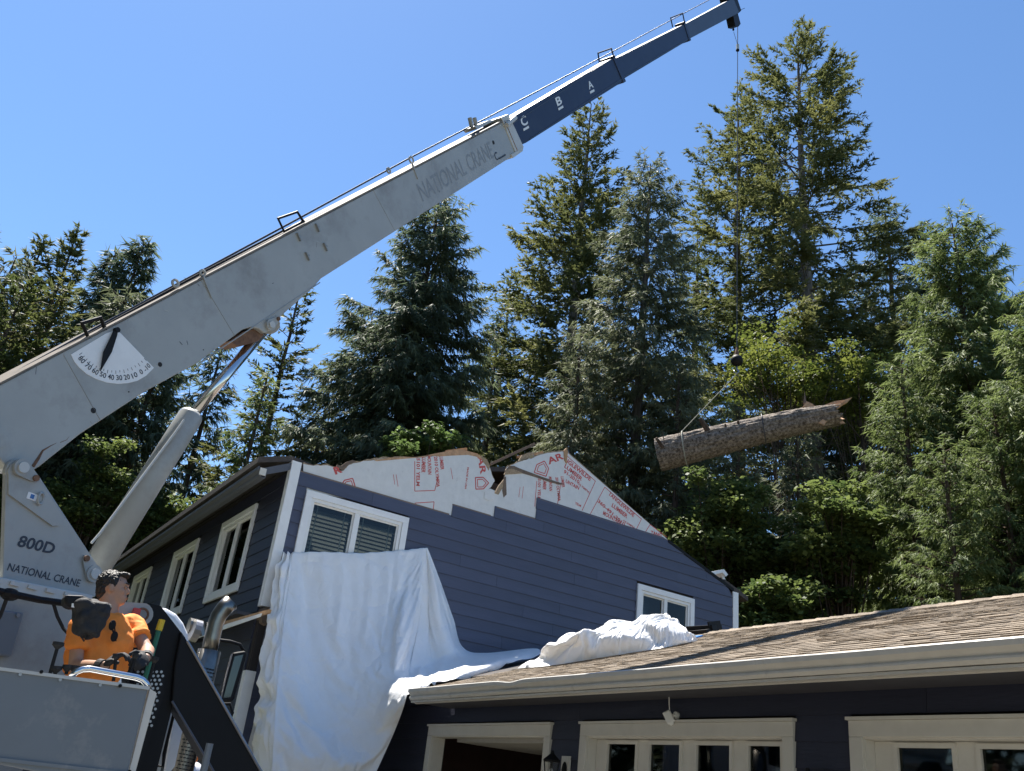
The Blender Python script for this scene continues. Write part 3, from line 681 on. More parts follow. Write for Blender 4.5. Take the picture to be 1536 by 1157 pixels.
def simulate(V, F, pins, cols, frames=36, shrink=-.12, mass=.15, bend=.4, self_col=True, quality=6, grav=1.0, press=0.0):
    """let the sheet settle under its own weight, return the settled points"""
    me = bpy.data.meshes.new('sim'); me.from_pydata([tuple(map(float, v)) for v in V], [], F); o = bpy.data.objects.new('sim', me); COL.objects.link(o)
    vg = o.vertex_groups.new(name='pin'); vg.add([int(i) for i in pins], 1.0, 'REPLACE')
    cs = []
    for cv, cf in cols:
        m2 = bpy.data.meshes.new('col'); m2.from_pydata([tuple(map(float, v)) for v in cv], [], cf); q = bpy.data.objects.new('col', m2); COL.objects.link(q)
        q.modifiers.new('c', 'COLLISION'); q.collision.thickness_outer = .012; q.collision.cloth_friction = 30; cs.append(q)
    cl = o.modifiers.new('cloth', 'CLOTH'); s = cl.settings; s.quality = quality; s.mass = mass; s.vertex_group_mass = 'pin'
    s.tension_stiffness = 25; s.compression_stiffness = 25; s.shear_stiffness = 12; s.bending_stiffness = bend; s.air_damping = 2.5; s.tension_damping = 8; s.bending_damping = .5; s.shrink_min = shrink
    s.effector_weights.gravity = grav
    if press: s.use_pressure = True; s.uniform_pressure_force = press
    c = cl.collision_settings; c.use_self_collision = self_col; c.distance_min = .012; c.self_distance_min = .010; c.collision_quality = 3
    cl.point_cache.frame_start = 1; cl.point_cache.frame_end = frames
    scene.frame_start = 1; scene.frame_end = frames
    for f in range(1, frames+1): scene.frame_set(f)
    ev = o.evaluated_get(bpy.context.evaluated_depsgraph_get()); P = np.array([v.co[:] for v in ev.data.vertices])
    for q in [o]+cs: bpy.data.objects.remove(q)
    scene.frame_set(1); return P
def nz(x, y, z=0.0): return noise.noise((x, y, z))
def ridge(x, y, z=0.0): return 1-2*abs(nz(x, y, z))
def disp_main(u, v, P):
    fall = min(1, v*3+.12)
    d = .060*ridge(u*4.2+.25*v, v*.55, 1.3)*fall + .030*ridge(u*10+.6*v, v*1.1, 4.1)*fall
    fan = max(0, u-.45)/.55
    ang = math.atan2(1.02-u, v+.05)                      # pleats that fan out from the nailed corner
    d += .10*fan*fall*(ridge(ang*7.0, .2*v, 2.2)-.35)*(1-.5*v)
    d += .016*nz(u*3, v*3, 5)+.012*ridge(u*7, v*9, 6.2)*fall+.0022*nz(u*45, v*50, 3)
    d -= .010*math.exp(-((v-.20)/.012)**2)*(u < .85)      # factory fold lines
    for q in (.22, .44, .62): d -= .008*math.exp(-((u-q-.04*v)/.010)**2)
    return d*min(1, u*12)+(.0 if u > .03 else 0)
c0 = [[T(*p) for p in r] for r in (
    [(440, 829, .07), (490, 828, .07), (540, 829.5, .07), (590, 826, .07), (627, 823, .07), (639, 822, .07)],
    [(432, 880, .26), (484, 880, .32), (536, 880, .34), (585, 876, .36), (617, 868, .40), (637, 868, .20)],
    [(424, 940, .52), (478, 940, .62), (532, 940, .66), (578, 940, .70), (606, 930, .85), (628, 935, .45)],
    [(418, 1000, .78), (470, 1000, .88), (524, 1000, .92), (566, 1000, 1.0), (594, 990, 1.12), (615, 1000, 1.0)],
    [(414, 1050, .95), (464, 1055, 1.05), (515, 1058, 1.10), (556, 1050, 1.16), (582, 1040, 1.28), (611, 1041, 1.9)],
    [(410, 1105, 1.08), (459, 1112, 1.18), (508, 1112, 1.24), (545, 1105, 1.25), (568, 1100, 1.32), (594, 1092, 1.5)],
    [(406, 1185, 1.15), (452, 1190, 1.25), (500, 1190, 1.32), (528, 1190, 1.36), (545, 1185, 1.38), (560, 1168, 1.42)])]
NU, NV = 66, 90
V0, F0 = cloth(c0, NU, NV, lambda u, v, P: .7*disp_main(u, v, P)*min(1, (1-u)*10))
pin0 = [j*NU+i for j in range(NV) for i in range(NU) if i in (0, NU-1) or j == NV-1 or (j == 0 and i % 6 == 0)]
tm = (simulate(V0, F0, pin0, [([A(.03, -3, 0), A(.03, 6, 0), A(.03, 6, 7), A(.03, -3, 7)], [(0, 1, 2, 3)])], 26, -.014, .15, .05, False, 5, .45), F0)
def disp_fl(u, v, P): return (.045*ridge(u*3+v, v*1.5, 7)+.020*ridge(u*8, v*3, 3)+.0025*nz(u*25, v*40, 2))*min(1, v*4+.05)
c1 = [[T(*p) for p in r] for r in (
    [(636, 822.5, .06), (638, 822, .06), (639.5, 822, .06), (641, 822, .06)],
    [(635, 880, .20), (643, 880, .12), (650, 872, .22), (660, 880, .06)],
    [(626, 940, .46), (640, 940, .22), (658, 925, .36), (677, 930, .06)],
    [(613, 1002, .98), (645, 990, .45), (672, 968, .5), (692, 972, .10)],
    [(607, 1030, 1.6), (652, 1004, .8), (690, 990, .7), (725, 985, .3)],
    [(611, 1043, 2.0), (660, 1024, 1.6), (712, 1006, 1.5), (800, 978, .6)],
    [(616, 1042.5, 2.0), (668, 1025, 1.7), (725, 1010, 1.6), (812, 990, .9)])]
for k_ in range(4): c1[k_][0] = c0[k_][-1]
c1[4][0] = (c0[3][-1]+c0[4][-1])/2; c1[5][0] = c0[4][-1]; c1[6][0] = c0[4][-1]+A(.02, .0, .0)
tf = cloth(c1, 60, 100, lambda u, v, P: disp_fl(u, v, P)*min(1, u*8))
# bunched left border
def disp_l(u, v, P): return (.065*ridge(u*2.2, v*7, 9)+.040*ridge(u*5, v*13, 2)+.010*nz(u*12, v*30, 4)+.05*math.exp(-((v-.09)/.035)**2))*(1-u)**.5*1.3-.01
lx = (13, 16, 14, 18, 17, 18, 20)
c2 = [[T(p[0]-w, p[1]+4, p[2]*.55), T(p[0]-w*.5, p[1]+2, p[2]*.85), T(*p)+A(-.006, .012, 0)] for p, w in zip(((440, 829, .07), (432, 880, .26), (424, 940, .52), (418, 1000, .78), (414, 1050, .95), (410, 1105, 1.08), (406, 1185, 1.15)), lx)]
tl = cloth(c2, 26, 110, disp_l)
tp = build('hanging_tarp', join(tm, tf, tl), 'tarp', None, True, label='white plastic tarp hung from the gable wall over the garage corner', category='tarp', group='white tarps')
sb_ = tp.modifiers.new('sub', 'SUBSURF'); sb_.levels = 1; sb_.render_levels = 1
s_ = tp.modifiers.new('solid', 'SOLIDIFY'); s_.thickness = .0012
# bunched tarp on the roof: a sheet too large for its strip of roof, settled over what lies under it
spx = [(776, 1005), (795, 1004), (818, 1002), (846, 998.5), (876, 993.5), (904, 989), (932, 984.5), (957, 980.5), (977, 977.5), (990, 975.5), (998, 974)]
fr = [onroof(*p) for p in spx]; ns_, nt_ = 120, 44; V = []; pins = []
lum = []
for (px, pyb, back, h, rx, ry) in ((830, 1000, .24, .20, .26, .17), (876, 993, .28, .34, .26, .20), (908, 988, .28, .36, .24, .20), (948, 981, .30, .40, .26, .22), (976, 977, .28, .26, .18, .18)):
    q = onroof(px, pyb)+A(0, back, back/3.0); lum.append(ball(q+A(0, 0, h*.15), (rx, ry, h*.75), 18, 12))
for i in range(ns_):
    s = i/(ns_-1); f0 = cr(fr, s)+A(0, .03*nz(s*9, 3.0), 0); wd_ = .70*(.6+.4*math.sin(math.pi*s)**.6)
    for j in range(nt_):
        t = j/(nt_-1); p = f0+A(.02*nz(s*20, t*9, 2.0), t*wd_, 0); z = roofz(p[1]) if p[1] <= RIDGE else 2*roofz(RIDGE)-roofz(p[1])
        e = math.sin(math.pi*t)**.6*min(1, s*5)*min(1, (1-s)*9)
        V.append(A(p[0], p[1], z+.02+.42*e+.05*e*nz(s*14, t*5, 4.)))
        if j in (0, nt_-1) or i in (0, ns_-1): pins.append(i*nt_+j)
F = [(i*nt_+j, (i+1)*nt_+j, (i+1)*nt_+j+1, i*nt_+j+1) for i in range(ns_-1) for j in range(nt_-1)]
slab_ = ([A(-.5, .8, roofz(.8)), A(6, .8, roofz(.8)), A(6, RIDGE, roofz(RIDGE)), A(-.5, RIDGE, roofz(RIDGE)), A(6, 9, roofz(RIDGE)-1.26), A(-.5, 9, roofz(RIDGE)-1.26)], [(0, 1, 2, 3), (3, 2, 4, 5)])
P = simulate(V, F, pins, lum+[slab_], 24, -.30, .2, .15)
hp = build('bunched_tarp', (P, F), 'tarp', None, True, label='white plastic tarp bunched in a sunlit heap on the garage roof', category='tarp', group='white tarps')
hp.modifiers.new('sub', 'SUBSURF').render_levels = 1; hp.modifiers['sub'].levels = 1
# dark scraps left beside it
p = onroof(1052, 952)
o = build('vent_scrap', join(obox(p+A(0, .05, .10), (.20, .05, 0), (-.03, .12, .03), (0, -.01, .03)), obox(p+A(-.02, .0, .05), (.22, .02, 0), (-.02, .14, .045), (0, -.008, .018)), obox(p+A(.19, .06, .10), (.012, .0, 0), (0, .11, .03), (0, -.02, .07))), 'black_paint', None, label='black plastic vent piece lying near the garage ridge', category='debris')
p = onroof(1033, 959)
build('blue_scrap', obox(p+A(.05, 0, .02), (.13, .02, 0), (-.01, .07, .025), (0, -.004, .010)), 'blue_plastic', None, label='small blue plastic scrap beside the bunched tarp', category='debris')

# ================================================================== crane truck
HF, BEL = 7.3, math.radians(52.2)
P0 = C+unit(ray(38, 700))*HF; dtp = unit(ray(1090, 25))
lo_, hi_ = HF*2.4, 60.0
def elv(s): v = C+dtp*s-P0; return math.atan2(v[2], math.hypot(v[0], v[1]))
for _ in range(60):
    mid = (lo_+hi_)/2
    if elv(mid) > BEL: lo_ = mid
    else: hi_ = mid
TIP = C+dtp*lo_; BU = unit(TIP-P0); BN = unit(np.cross(BU, [0, 0, 1.0])); BV = np.cross(BN, BU)
def BF(px, py, off=0.0): return onpl(px, py, P0+BN*off, BN)
def bp(pts, off=0.0): return [BF(*p, off) for p in pts]
crane = root('crane_truck', (4.6, -2.6, 0), 'grey truck mounted crane with raised telescopic boom beside the house', 'crane truck')
# boom: four telescoping sections
b0 = build('boom', prism(bp([(-70, 614), (757, 182), (779, 228), (482, 418), (470, 432), (418, 478), (409, 495), (397, 500), (388, 493), (376, 491), (364, 495), (352, 504), (296, 545), (219, 587), (121, 651), (62, 698), (50, 706), (12, 704), (-14, 672), (-70, 650)]), BN, .31), 'crane_grey', crane); bevel(b0, .012, 3)
for (a, b, w) in (((297, 546), (480, 424), .006), ((440, 334+12), (757, 188), .0)):
    if w: build('weld_seam', tube([BF(*a, .002), BF(*b, .002)], w, 6), 'crane_grey', b0)
build('top_plate', prism(bp([(-70, 610.5), (757, 179), (757.5, 181.5), (-70, 613.5)], .010), BN, .33), 'top_grime', b0)
col = build('boom_collar', prism(bp([(752, 176), (763, 171), (786, 221), (775, 232)], .014), BN, .338), 'crane_light', crane); bevel(col, .008)
build('collar_foot', prism(bp([(767, 232), (780, 224), (785, 222), (784, 227), (770, 237)], .02), BN, .35), 'crane_light', col)
build('collar_pin', tube([BF(760, 188, .05), BF(773, 177, .05)], .035, 12), 'crane_light', col); build('collar_seam', tube([BF(757, 181, .016), BF(776, 226, .016)], .006, 6), 'rust', col)
SEC = [('boom_navy', [(740, 190), (921, 87), (936, 121), (772, 214), (760, 221)], -.035, .24), ('boom_navy', [(905, 97), (1027, 36), (1035, 59), (925, 125)], -.055, .20), ('boom_slate', [(1015, 43), (1100, -3), (1109, 19), (1020, 66)], -.075, .16)]
secs = []
for i, (m, pts, off, dep) in enumerate(SEC):
    pts = [(762, 180), (921, 86), (937, 121), (790, 214), (772, 222), (755, 200)] if i == 0 else pts
    s = build('extension_section', prism(bp(pts, off), BN, dep), m, crane); bevel(s, .01, 2); secs.append(s)
for (a, b, off, dep) in (((921, 83), (938, 123), -.02, .27), ((1027, 32), (1036, 61), -.04, .23)):
    a3, b3 = BF(*a, off), BF(*b, off); build('section_collar', prism([a3-BU*.10, a3+BU*.05, b3+BU*.05, b3-BU*.10], BN, dep), 'boom_navy', crane)
for k, (a, b) in enumerate((((770, 185), (915, 90)), ((795, 209), (935, 117)), ((930, 86), (1024, 40)), ((935, 116), (1033, 58)))):
    build('edge_strip', tube([BF(*a, -.03 if k < 2 else -.05), BF(*b, -.03 if k < 2 else -.05)], .008, 6), 'boom_slate', secs[k//2])
for ch, (x, y) in (('C', (783.5, 190.5)), ('B', (836, 159.5)), ('A', (883.5, 134.5))):
    s_k = 1.0-(x-783)*.0022; w = 8.5*s_k; a = BF(x, y, -.035); b = BF(x+w, y-w*.60, -.035); cap_ = np.linalg.norm(BF(x-3.6*s_k, y-13.5*s_k, -.035)-a)
    text(ch, a, b, BN, 'decal_white', secs[0], cap=cap_, off=.004, bold=.025)
    q = [(x+1.3, y+3.0), (x+2.2, y+6.4), (x+2.2+w*.95, y+6.4-w*.57), (x+1.3+w*.95, y+3.0-w*.57)]
    build('letter_bar', prism([BF(*p, -.031) for p in q], BN, .002), 'decal_white', secs[0])
text('NATIONAL CRANE', BF(634, 302.5), BF(742, 235), BN, 'decal_faint', b0, cap=.22, off=.0022, bold=.01)
text('C', BF(744, 241.5), BF(748.5, 239), BN, 'decal_dark', b0, cap=.11, off=.003, bold=.02); build('decal_stroke', tube([BF(749, 238, .002), BF(758, 232.5, .002)], .012, 6), 'decal_dark', b0)
for (x, y, r) in ((140, 616, .022), (240, 547, .020), (740, 214, .03), (4, 658, .018), (193, 588, .006), (305, 525, .005)):
    q = BF(x, y); build('bolt_hole', tube([q-BN*.002, q+BN*.003], r, 14), 'black_rubber', b0)
for (x, y) in ((447, 356), (475, 342), (460, 385), (487, 371)):
    q = BF(x, y); build('cleat', join(obox(q+BN*.012, BV*.045, BU*.006, BN*.012), obox(q-BV*.0+BU*.02+BN*.006, BV*.008, BU*.018, BN*.006)), 'decal_faint', b0)
build('access_plate', prism(bp([(-60, 600), (-2, 638), (15, 660), (13, 668), (-60, 690)], .012), BN, .014), 'crane_grey', b0)
rw_ = random.Random(5)
for k in range(16):          # chips and scratches in the paint
    x = rw_.uniform(20, 750); f_ = (x+70)/827; yt, yb2 = 614-432*f_, (706-(x-50)*.62 if x < 350 else 500-(x-350)*.66 if x < 480 else 418-(x-482)*.64)
    y = yt+6+(yb2-yt-10)*rw_.random()**(.5 if k % 2 else 3); q = BF(x, y, .0008); L = rw_.uniform(.006, .03); w = rw_.uniform(.001, .003); dr = unit(BU*rw_.uniform(-.3, 1)+BV*rw_.uniform(-1, 1))
    build('paint_chip', obox(q, dr*L, np.cross(BN, dr)*w, BN*.0006), rw_.choice(('crane_patch', 'decal_dark', 'crane_light')), b0)
for (a, b) in (((300, 418), (352, 504)), ((560, 286), (592, 346)), ((95, 532), (150, 630))):
    build('plate_seam', tube([BF(*a, .0), BF(*b, .0)], .0035, 5), 'crane_patch', b0)
# rust runs near the heel
for pts, r in ((((49, 700), (57, 688), (64, 676), (76, 669), (86, 664)), (.022, .02, .012, .006, .002)), (((90, 664), (100, 660), (106, 652)), (.004, .004, .001))):
    build('rust_run', tube([BF(*p, -.001) for p in pts], [q*.6 for q in r], 6), 'rust', b0)
# angle scale
APX = BF(173, 496); n_ = BN
arc = [(106.5, 532), (112, 543), (119, 551.5), (130, 561), (144, 568.5), (160, 574), (177, 576), (192, 575), (206, 571.5), (219, 564), (231, 552)]
dial = build('angle_dial', prism(bp([(160, 500), *arc, (182, 501), (175, 495)], .004), BN, .004), 'decal_white', b0)
for s, (x, y), hw in (('80', (120, 542), 5), ('70', (130.5, 552.5), 5), ('60', (141.5, 560.5), 5), ('50', (153.5, 566), 5), ('40', (166, 569.5), 5), ('30', (179, 570.5), 5), ('20', (191, 569.5), 5), ('10', (203, 566.5), 5), ('0', (213.5, 561), 2.6), ('-10', (222.5, 554), 6.5)):
    q = BF(x, y, .004); t = unit(np.cross(BN, q-APX))
    if t@BU < 0: t = -t
    t = unit(t+BU*.0); L = hw*.00535; text(s, q-t*L, q+t*L, BN, 'decal_dark', dial, cap=.040, off=.002, bold=.012)
for k in range(19):
    f = k/18; ang0, ang1 = math.atan2(537-496, 112-173), math.atan2(547-496, 226-173)
    a = ang0+(ang1-ang0)*f
    p0, p1 = BF(173+math.cos(a)*60, 496+math.sin(a)*60, .0045), BF(173+math.cos(a)*(63 if k % 2 else 65), 496+math.sin(a)*(63 if k % 2 else 65), .0045)
    build('tick', tube([p0, p1], .0022, 4), 'decal_dark', dial)
build('pointer', prism(bp([(171, 496), (177, 496), (176, 503), (168, 528), (151, 557), (156, 528), (168, 503)], .03), BN, .01), 'black_paint', crane); q = BF(173, 496, .0); build('pointer_pivot', tube([q, q+BN*.035], .022, 12), 'black_paint', crane)
# hoist rope over the boom, guides, rings
rope = [(-40, 594), (155, 486), (437, 334), (617, 236), (740, 172), (920, 77), (1026, 20), (1096, -17)]
build('hoist_rope', tube([BF(*p, -.15) for p in rope], .011, 6), 'wire_rope', crane)
build('hydraulic_hose', tube([BF(*p, -.10) for p in [(-40, 597.5), (155, 490), (300, 411), (437, 340)]], .012, 6), 'black_rubber', crane)
for L, r in (([(160, 500), (151, 477), (123, 485), (134, 510), (158, 497)], .018), ([(456, 334), (446, 318), (417, 328), (426, 347), (456, 332)], .014), ([(921, 87), (917, 73), (897, 80), (899, 94)], .014), ([(1027, 35), (1024, 20), (1006, 27), (1009, 41)], .014)):
    build('rope_guide', tube(bp(L, -.02), r, 8), 'black_paint', crane)
def ringm(c, R, r, nrm_, a1):
    a2 = np.cross(nrm_, a1); P = [c+(a1*math.cos(t)+a2*math.sin(t))*R for t in np.linspace(0, 2*math.pi, 17)]
    return tube(P, r, 6, False)
for (x, y), R, bar_ in (((263, 425), .030, None), ((304, 410), .028, (318, 447)), ((583, 256), .03, None), ((617, 240), .04, (627, 269))):
    q = BF(x, y, -.03); build('lifting_ring', ringm(q, R, .012, BN, BU), 'crane_grey', b0)
    if bar_: build('ring_bar', obox((BF(x+1, y+5, .004)+BF(*bar_, .004))/2, (BF(*bar_)-BF(x+1, y+5))/2, BU*.010, BN*.008), 'crane_grey', b0)
for x in (705.5, 712.5): build('roller_post', tube([BF(x+2, 191, -.15), BF(x-1, 177, -.15)], .03, 10), 'crane_grey', crane)
build('roller_bracket', prism(bp([(712, 190), (735, 180), (742, 181), (716, 194)], -.1), BN, .2), 'crane_light', crane)
# boom head, hanging rope, block
build('boom_head', prism(bp([(1092, -6), (1102, -14), (1112, 16), (1108, 20), (1098, 23)], -.08), BN, .26), 'black_paint', crane)
hd = build('sheave_housing', prism(bp([(1099, 20), (1106, 17), (1111, 36), (1108, 40), (1103, 39)], -.10), BN, .22), 'black_paint', crane); build('head_hook', join(tube(bp([(1101, 39), (1100.5, 42)], -.1), .01, 6), ball(BF(1100, 44.5, -.1), (.03, .03, .05))), 'black_paint', crane)
build('rope_pin', tube(bp([(1108, 16), (1117, 12.5)], -.1), .008, 5), 'black_paint', crane)
RT = BF(1106.5, 40, -.21); hv_ = unit(A(RT[0]-C[0], RT[1]-C[1], 0)); 
def HP(px, py, dd=0.0): return onpl(px, py, RT+hv_*dd, hv_)
def RZ(py): return HP(1102, py)[2]
zb_ = RZ(541)
build('fall_rope', tube([RT, A(RT[0], RT[1], zb_+.15)], .011, 6), 'wire_rope', crane)
q = A(RT[0], RT[1], RZ(72)); build('switch_weight', tube([q+A(0, 0, .11), q-A(0, 0, .09)], .045, 14), 'crane_light', crane); build('switch_weight_rim', tube([q-A(0, 0, .09), q-A(0, 0, .12)], .052, 14), 'black_paint', crane); build('switch_chain', tube([BF(1100.5, 48, -.1), q+A(0, 0, .11)], .006, 5), 'wire_rope', crane)
bc = A(RT[0], RT[1], zb_); build('headache_ball', ball(bc, .15, 20, 14), 'black_paint', crane, True); build('ball_socket', tube([bc+A(0, 0, .13), bc+A(0, 0, .24), bc+A(0, 0, .36)], [.06, .05, .02], 10), 'rust', crane)
hk = [bc+A(0, 0, -.14), bc+A(0, 0, -.24), bc+hv_*0+A(0, 0, -.30)+np.cross(hv_, [0, 0, 1])*.05, bc+A(0, 0, -.37), bc+A(0, 0, -.33)-np.cross(hv_, [0, 0, 1])*.06, bc+A(0, 0, -.27)-np.cross(hv_, [0, 0, 1])*.06]
build('hook', tube(hk, [.022, .022, .026, .026, .018, .01], 8), 'steel', crane, True)
# lift cylinder
co_ = -.155
build('cylinder_rod', tube([BF(403, 487, co_), BF(282, 630, co_)], .050, 18), 'chrome', crane, True)
bt, bb_ = BF(287.5, 622, co_), BF(138, 862, co_); ax_ = unit(bt-bb_)
build('cylinder_barrel', tube([bb_, bt-ax_*.03, bt], [.106, .106, .098], 28), 'crane_grey', crane, True)
build('cylinder_gland', tube([bt-ax_*.005, bt+ax_*.012], .08, 24), 'crane_light', crane); 
build('cylinder_line', tube([BF(276, 630, -.055), BF(262, 650, -.05), BF(150, 800, -.05), BF(137, 815, -.06)], .010, 6), 'crane_light', crane)
build('rod_eye', tube([BF(404, 486, -.05), BF(404, 486, -.27)], .10, 20), 'crane_grey', crane); build('boom_arch', prism(bp([(345, 512), (365, 498), (380, 494), (396, 502), (388, 512), (360, 520)], -.05), BN, .2), 'rust', crane)
def boss(px, py, r, off, keeper, m='crane_grey'):
    q = BF(px, py, off); build('pin_boss', tube([q, q+BN*.03], r, 24), m, crane); build('pin', tube([q+BN*.029, q+BN*.045], r*.62, 20), 'crane_light', crane)
    k = BF(*keeper, off); d = unit(k-q); s = np.cross(BN, d); L = np.linalg.norm(k-q); r2 = r*.45
    pts = [q+s*r*1.02, k+s*r2+BN*0, k+d*r2, k-s*r2, q-s*r*1.02]
    build('keeper_plate', prism([p+BN*.018 for p in pts], BN, .016), m, crane); build('keeper_bolt', tube([k+BN*.018, k+BN*.034], r2*.8, 12), 'rust', crane)
# turret
def rounded(c, r, a0, a1, n=8): return [(c[0]+r*math.cos(a), c[1]+r*math.sin(a)) for a in np.linspace(a0, a1, n)]
side = [(9, 712)]+rounded((29, 709), 21, math.pi, 1.83*math.pi, 10)+[(60, 716)]+[(147, 849)]+rounded((139, 862), 14, -.55, .9, 6)+[(143, 896), (4, 871)]
for off in (.055, -.38):
    t = build('turret_plate', prism(bp(side, off), BN, .045), 'crane_grey', crane); bevel(t, .006)
build('doubler_plate', prism(bp([(13, 712)]+rounded((29, 709), 17, math.pi, 1.85*math.pi, 8)+[(60, 722), (96, 777), (94, 785), (88, 789), (79, 789), (13, 741)], .075), BN, .019), 'crane_grey', crane)
boss(31, 702, .062, .076, (51, 718)); boss(138.5, 861, .062, .056, (127, 838)); boss(404, 488, .055, .002, (415, 479))
text('800D', BF(25, 819, .056), BF(80, 831.5, .056), BN, 'decal_dark', crane, cap=.075, off=.002, bold=.025, shear=.12)
text('NATIONAL CRANE', BF(10, 855.5, .056), BF(119, 880.5, .056), BN, 'decal_dark', crane, cap=.050, off=.002, bold=.012, shear=.1)
def sticker(c, w, h, m, off=.077): 
    q = BF(*c, off); build('sticker', obox(q, BU*0+unit(np.cross([0, 0, 1.0], BN))*w, A(0, 0, h), BN*.001), m, crane)
sticker((48, 745), .035, .024, 'decal_white'); sticker((48.5, 745), .014, .015, 'decal_blue', .079)
build('tie_ring', ringm(BF(61, 748, .09), .040, .009, unit(BN+BU*.9), A(0, 0, 1.0)), 'crane_grey', crane)
lip = build('turret_lip', prism(bp([(-40, 858), (140, 893), (137, 909), (-40, 880)], .16), BN, .8), 'crane_light', crane); bevel(lip, .008)
build('turret_base', prism(bp([(-60, 872), (137, 906), (105, 1040), (85, 1160), (-90, 1160)], .10), BN, .9), 'crane_grey', crane)
dr = build('turret_door', prism(bp([(-40, 909), (36.6, 919.5), (17, 986), (-40, 979)], .17), BN, .07), 'console_grey', crane); bevel(dr, .012); q = BF(26, 923, .17); build('latch', tube([q, q+BN*.012], .014, 10), 'steel', dr)
for k in range(5): q = BF(-5+k*27, 871+k*5.2, .17); build('lip_clip', obox(q, BU*.0+unit(np.cross([0, 0, 1.0], BN))*.035, A(0, 0, .012), BN*.01), 'crane_light', lip)
build('control_bar', tube([BF(-30, 880, .45), BF(12, 890, .45), BF(60, 900, .45), BF(112, 907, .45)], .022, 8), 'black_paint', crane)
build('bar_clamp', ball(BF(15, 892, .45), (.06, .06, .04), 10, 6), 'black_paint', crane)
build('hose', tube([BF(80, 905, .43), BF(86, 925, .43), BF(95, 943, .43), BF(108, 957, .45), BF(122, 962, .5), BF(130, 957, .52)], .011, 6), 'black_rubber', crane); build('hose', tube([BF(12, 893, .45), BF(0, 925, .43), BF(-10, 940, .4)], .012, 6), 'black_rubber', crane)
build('hose', tube([BF(112, 938, .45), BF(103, 955, .43), BF(98, 985, .43)], .008, 6), 'black_rubber', crane)
# covered control box on the bar
XC = 6.45
cv = [(112, 897), (140, 901), (164, 913), (158, 935), (146, 957), (111, 951), (112, 922), (117, 908)]
cvb = []
for (p, rx, rz) in (((124, 908), .075, .05), ((140, 914), .085, .06), ((152, 920), .06, .06), ((126, 925), .075, .08), ((141, 932), .075, .085), ((124, 942), .065, .06), ((138, 947), .06, .05), ((156, 914), .05, .045)):
    cvb.append(ball(GX(*p, XC), (.08, rx, rz), 14, 10))
o = build('covered_control_box', join(*cvb), 'black_cloth', crane, True)
r_ = o.modifiers.new('re', 'REMESH'); r_.mode = 'VOXEL'; r_.voxel_size = .011
t_ = bpy.data.textures.new('wrinkle', 'VORONOI'); t_.noise_scale = .09; t_.weight_1 = -1; t_.weight_2 = 1
m_ = o.modifiers.new('w', 'DISPLACE'); m_.texture = t_; m_.strength = .05; m_.mid_level = .3; m_.texture_coords = 'GLOBAL'
m_ = o.modifiers.new('s', 'SMOOTH'); m_.iterations = 2
o = build('control_box_top', prism([GX(*p, XC+.03) for p in [(98, 892), (124, 893), (146, 902), (130, 907), (108, 912), (97, 906)]], NX, .14), 'black_paint', crane); bevel(o, .015)
build('strap', tube([GX(*p, XC+.03) for p in ((120, 952), (126, 962), (131, 953), (130, 960))], .006, 6), 'black_rubber', crane); build('tag', prism([GX(*p, XC+.04) for p in ((108, 905), (117, 907), (116, 912), (107, 911))], NX, .004), 'decal_white', crane)
# operator console
XF = 6.85
pn = build('console_panel', prism([GX(*p, XF) for p in [(-60, 994), (223, 1031), (192, 1160), (187, 1185), (-60, 1135)]], NX, .05), 'console_grey', crane); bevel(pn, .008)
build('console_lip', prism([GX(*p, XF+.012) for p in [(-60, 993), (225, 1030), (224, 1035), (-60, 998)]], NX, .10), 'crane_light', crane)
build('console_lip', prism([GX(*p, XF+.012) for p in [(-60, 1130), (196, 1159), (195, 1164), (-60, 1136)]], NX, .08), 'console_grey', crane)
build('console_post', prism([GX(*p, XF-.02) for p in [(225, 1033), (235, 1040), (196, 1185), (187, 1185)]], NX, .06), 'trim_grey', crane)
build('handrail', tube([GX(*p, XF-.03) for p in ((106, 1016), (114, 1008), (124, 1004), (136, 1003.5), (205, 1016.5), (214, 1020), (220, 1026), (223, 1034))], .016, 10), 'chrome', crane, True)
for (a, b, r) in (((75, 1010), (87, 968), .03), ((82, 1014), (84, 1004), .03), ((99, 1012), (101, 1002), .026), ((170, 1022), (174, 985), .018), ((191, 1025), (203, 985), .018), ((222, 1025), (232, 990), .022), ((110, 1012), (112, 1003), .026)):
    p0, p1 = GX(*a, XF-.22), GX(*b, XF-.22); build('lever', tube([p0, p1], .009, 7), 'black_paint', crane); build('lever_knob', tube([p1-unit(p1-p0)*.02, p1, p1+unit(p1-p0)*.015], [r*.3, r, r*.95], 10), 'black_rubber', crane)
for k in range(3): q = GX(30+k*60, 1012+k*8, XF+.004); build('bolt', tube([q, q+NX*.008], .008, 8), 'steel', crane)
for (x, y) in ((62, 1008), (194, 1160-2.5), (180, 1029)): q = GX(x, y, XF+.012); build('bolt', tube([q, q+NX*.006], .009, 8), 'black_paint', crane)
build('operator_platform', box(5.2, 6.84, -3.6, -2.1, .78, .84), 'steel', crane)
for (x, y) in ((6.7, -3.5), (6.7, -2.2), (5.3, -3.5)): build('platform_post', tube([(x, y, .84), (x, y, 1.75)], .02, 8), 'console_grey', crane)
build('link_arm', prism([GX(*p, 5.62) for p in [(150, 900), (185, 903)]+rounded((213, 921), 17, -1.2, 1.6, 9)+[(185, 960), (150, 950)]], NX, .03), 'crane_grey', crane)
q = GX(213, 922, 5.66); build('link_ring', ringm(q, .038, .008, NX, A(0, 1.0, 0)), 'rust', crane); build('red_knob', obox(GX(204, 920, 5.66), (.02, 0, 0), (0, .022, 0), (0, 0, .03)), 'red_plastic', crane)
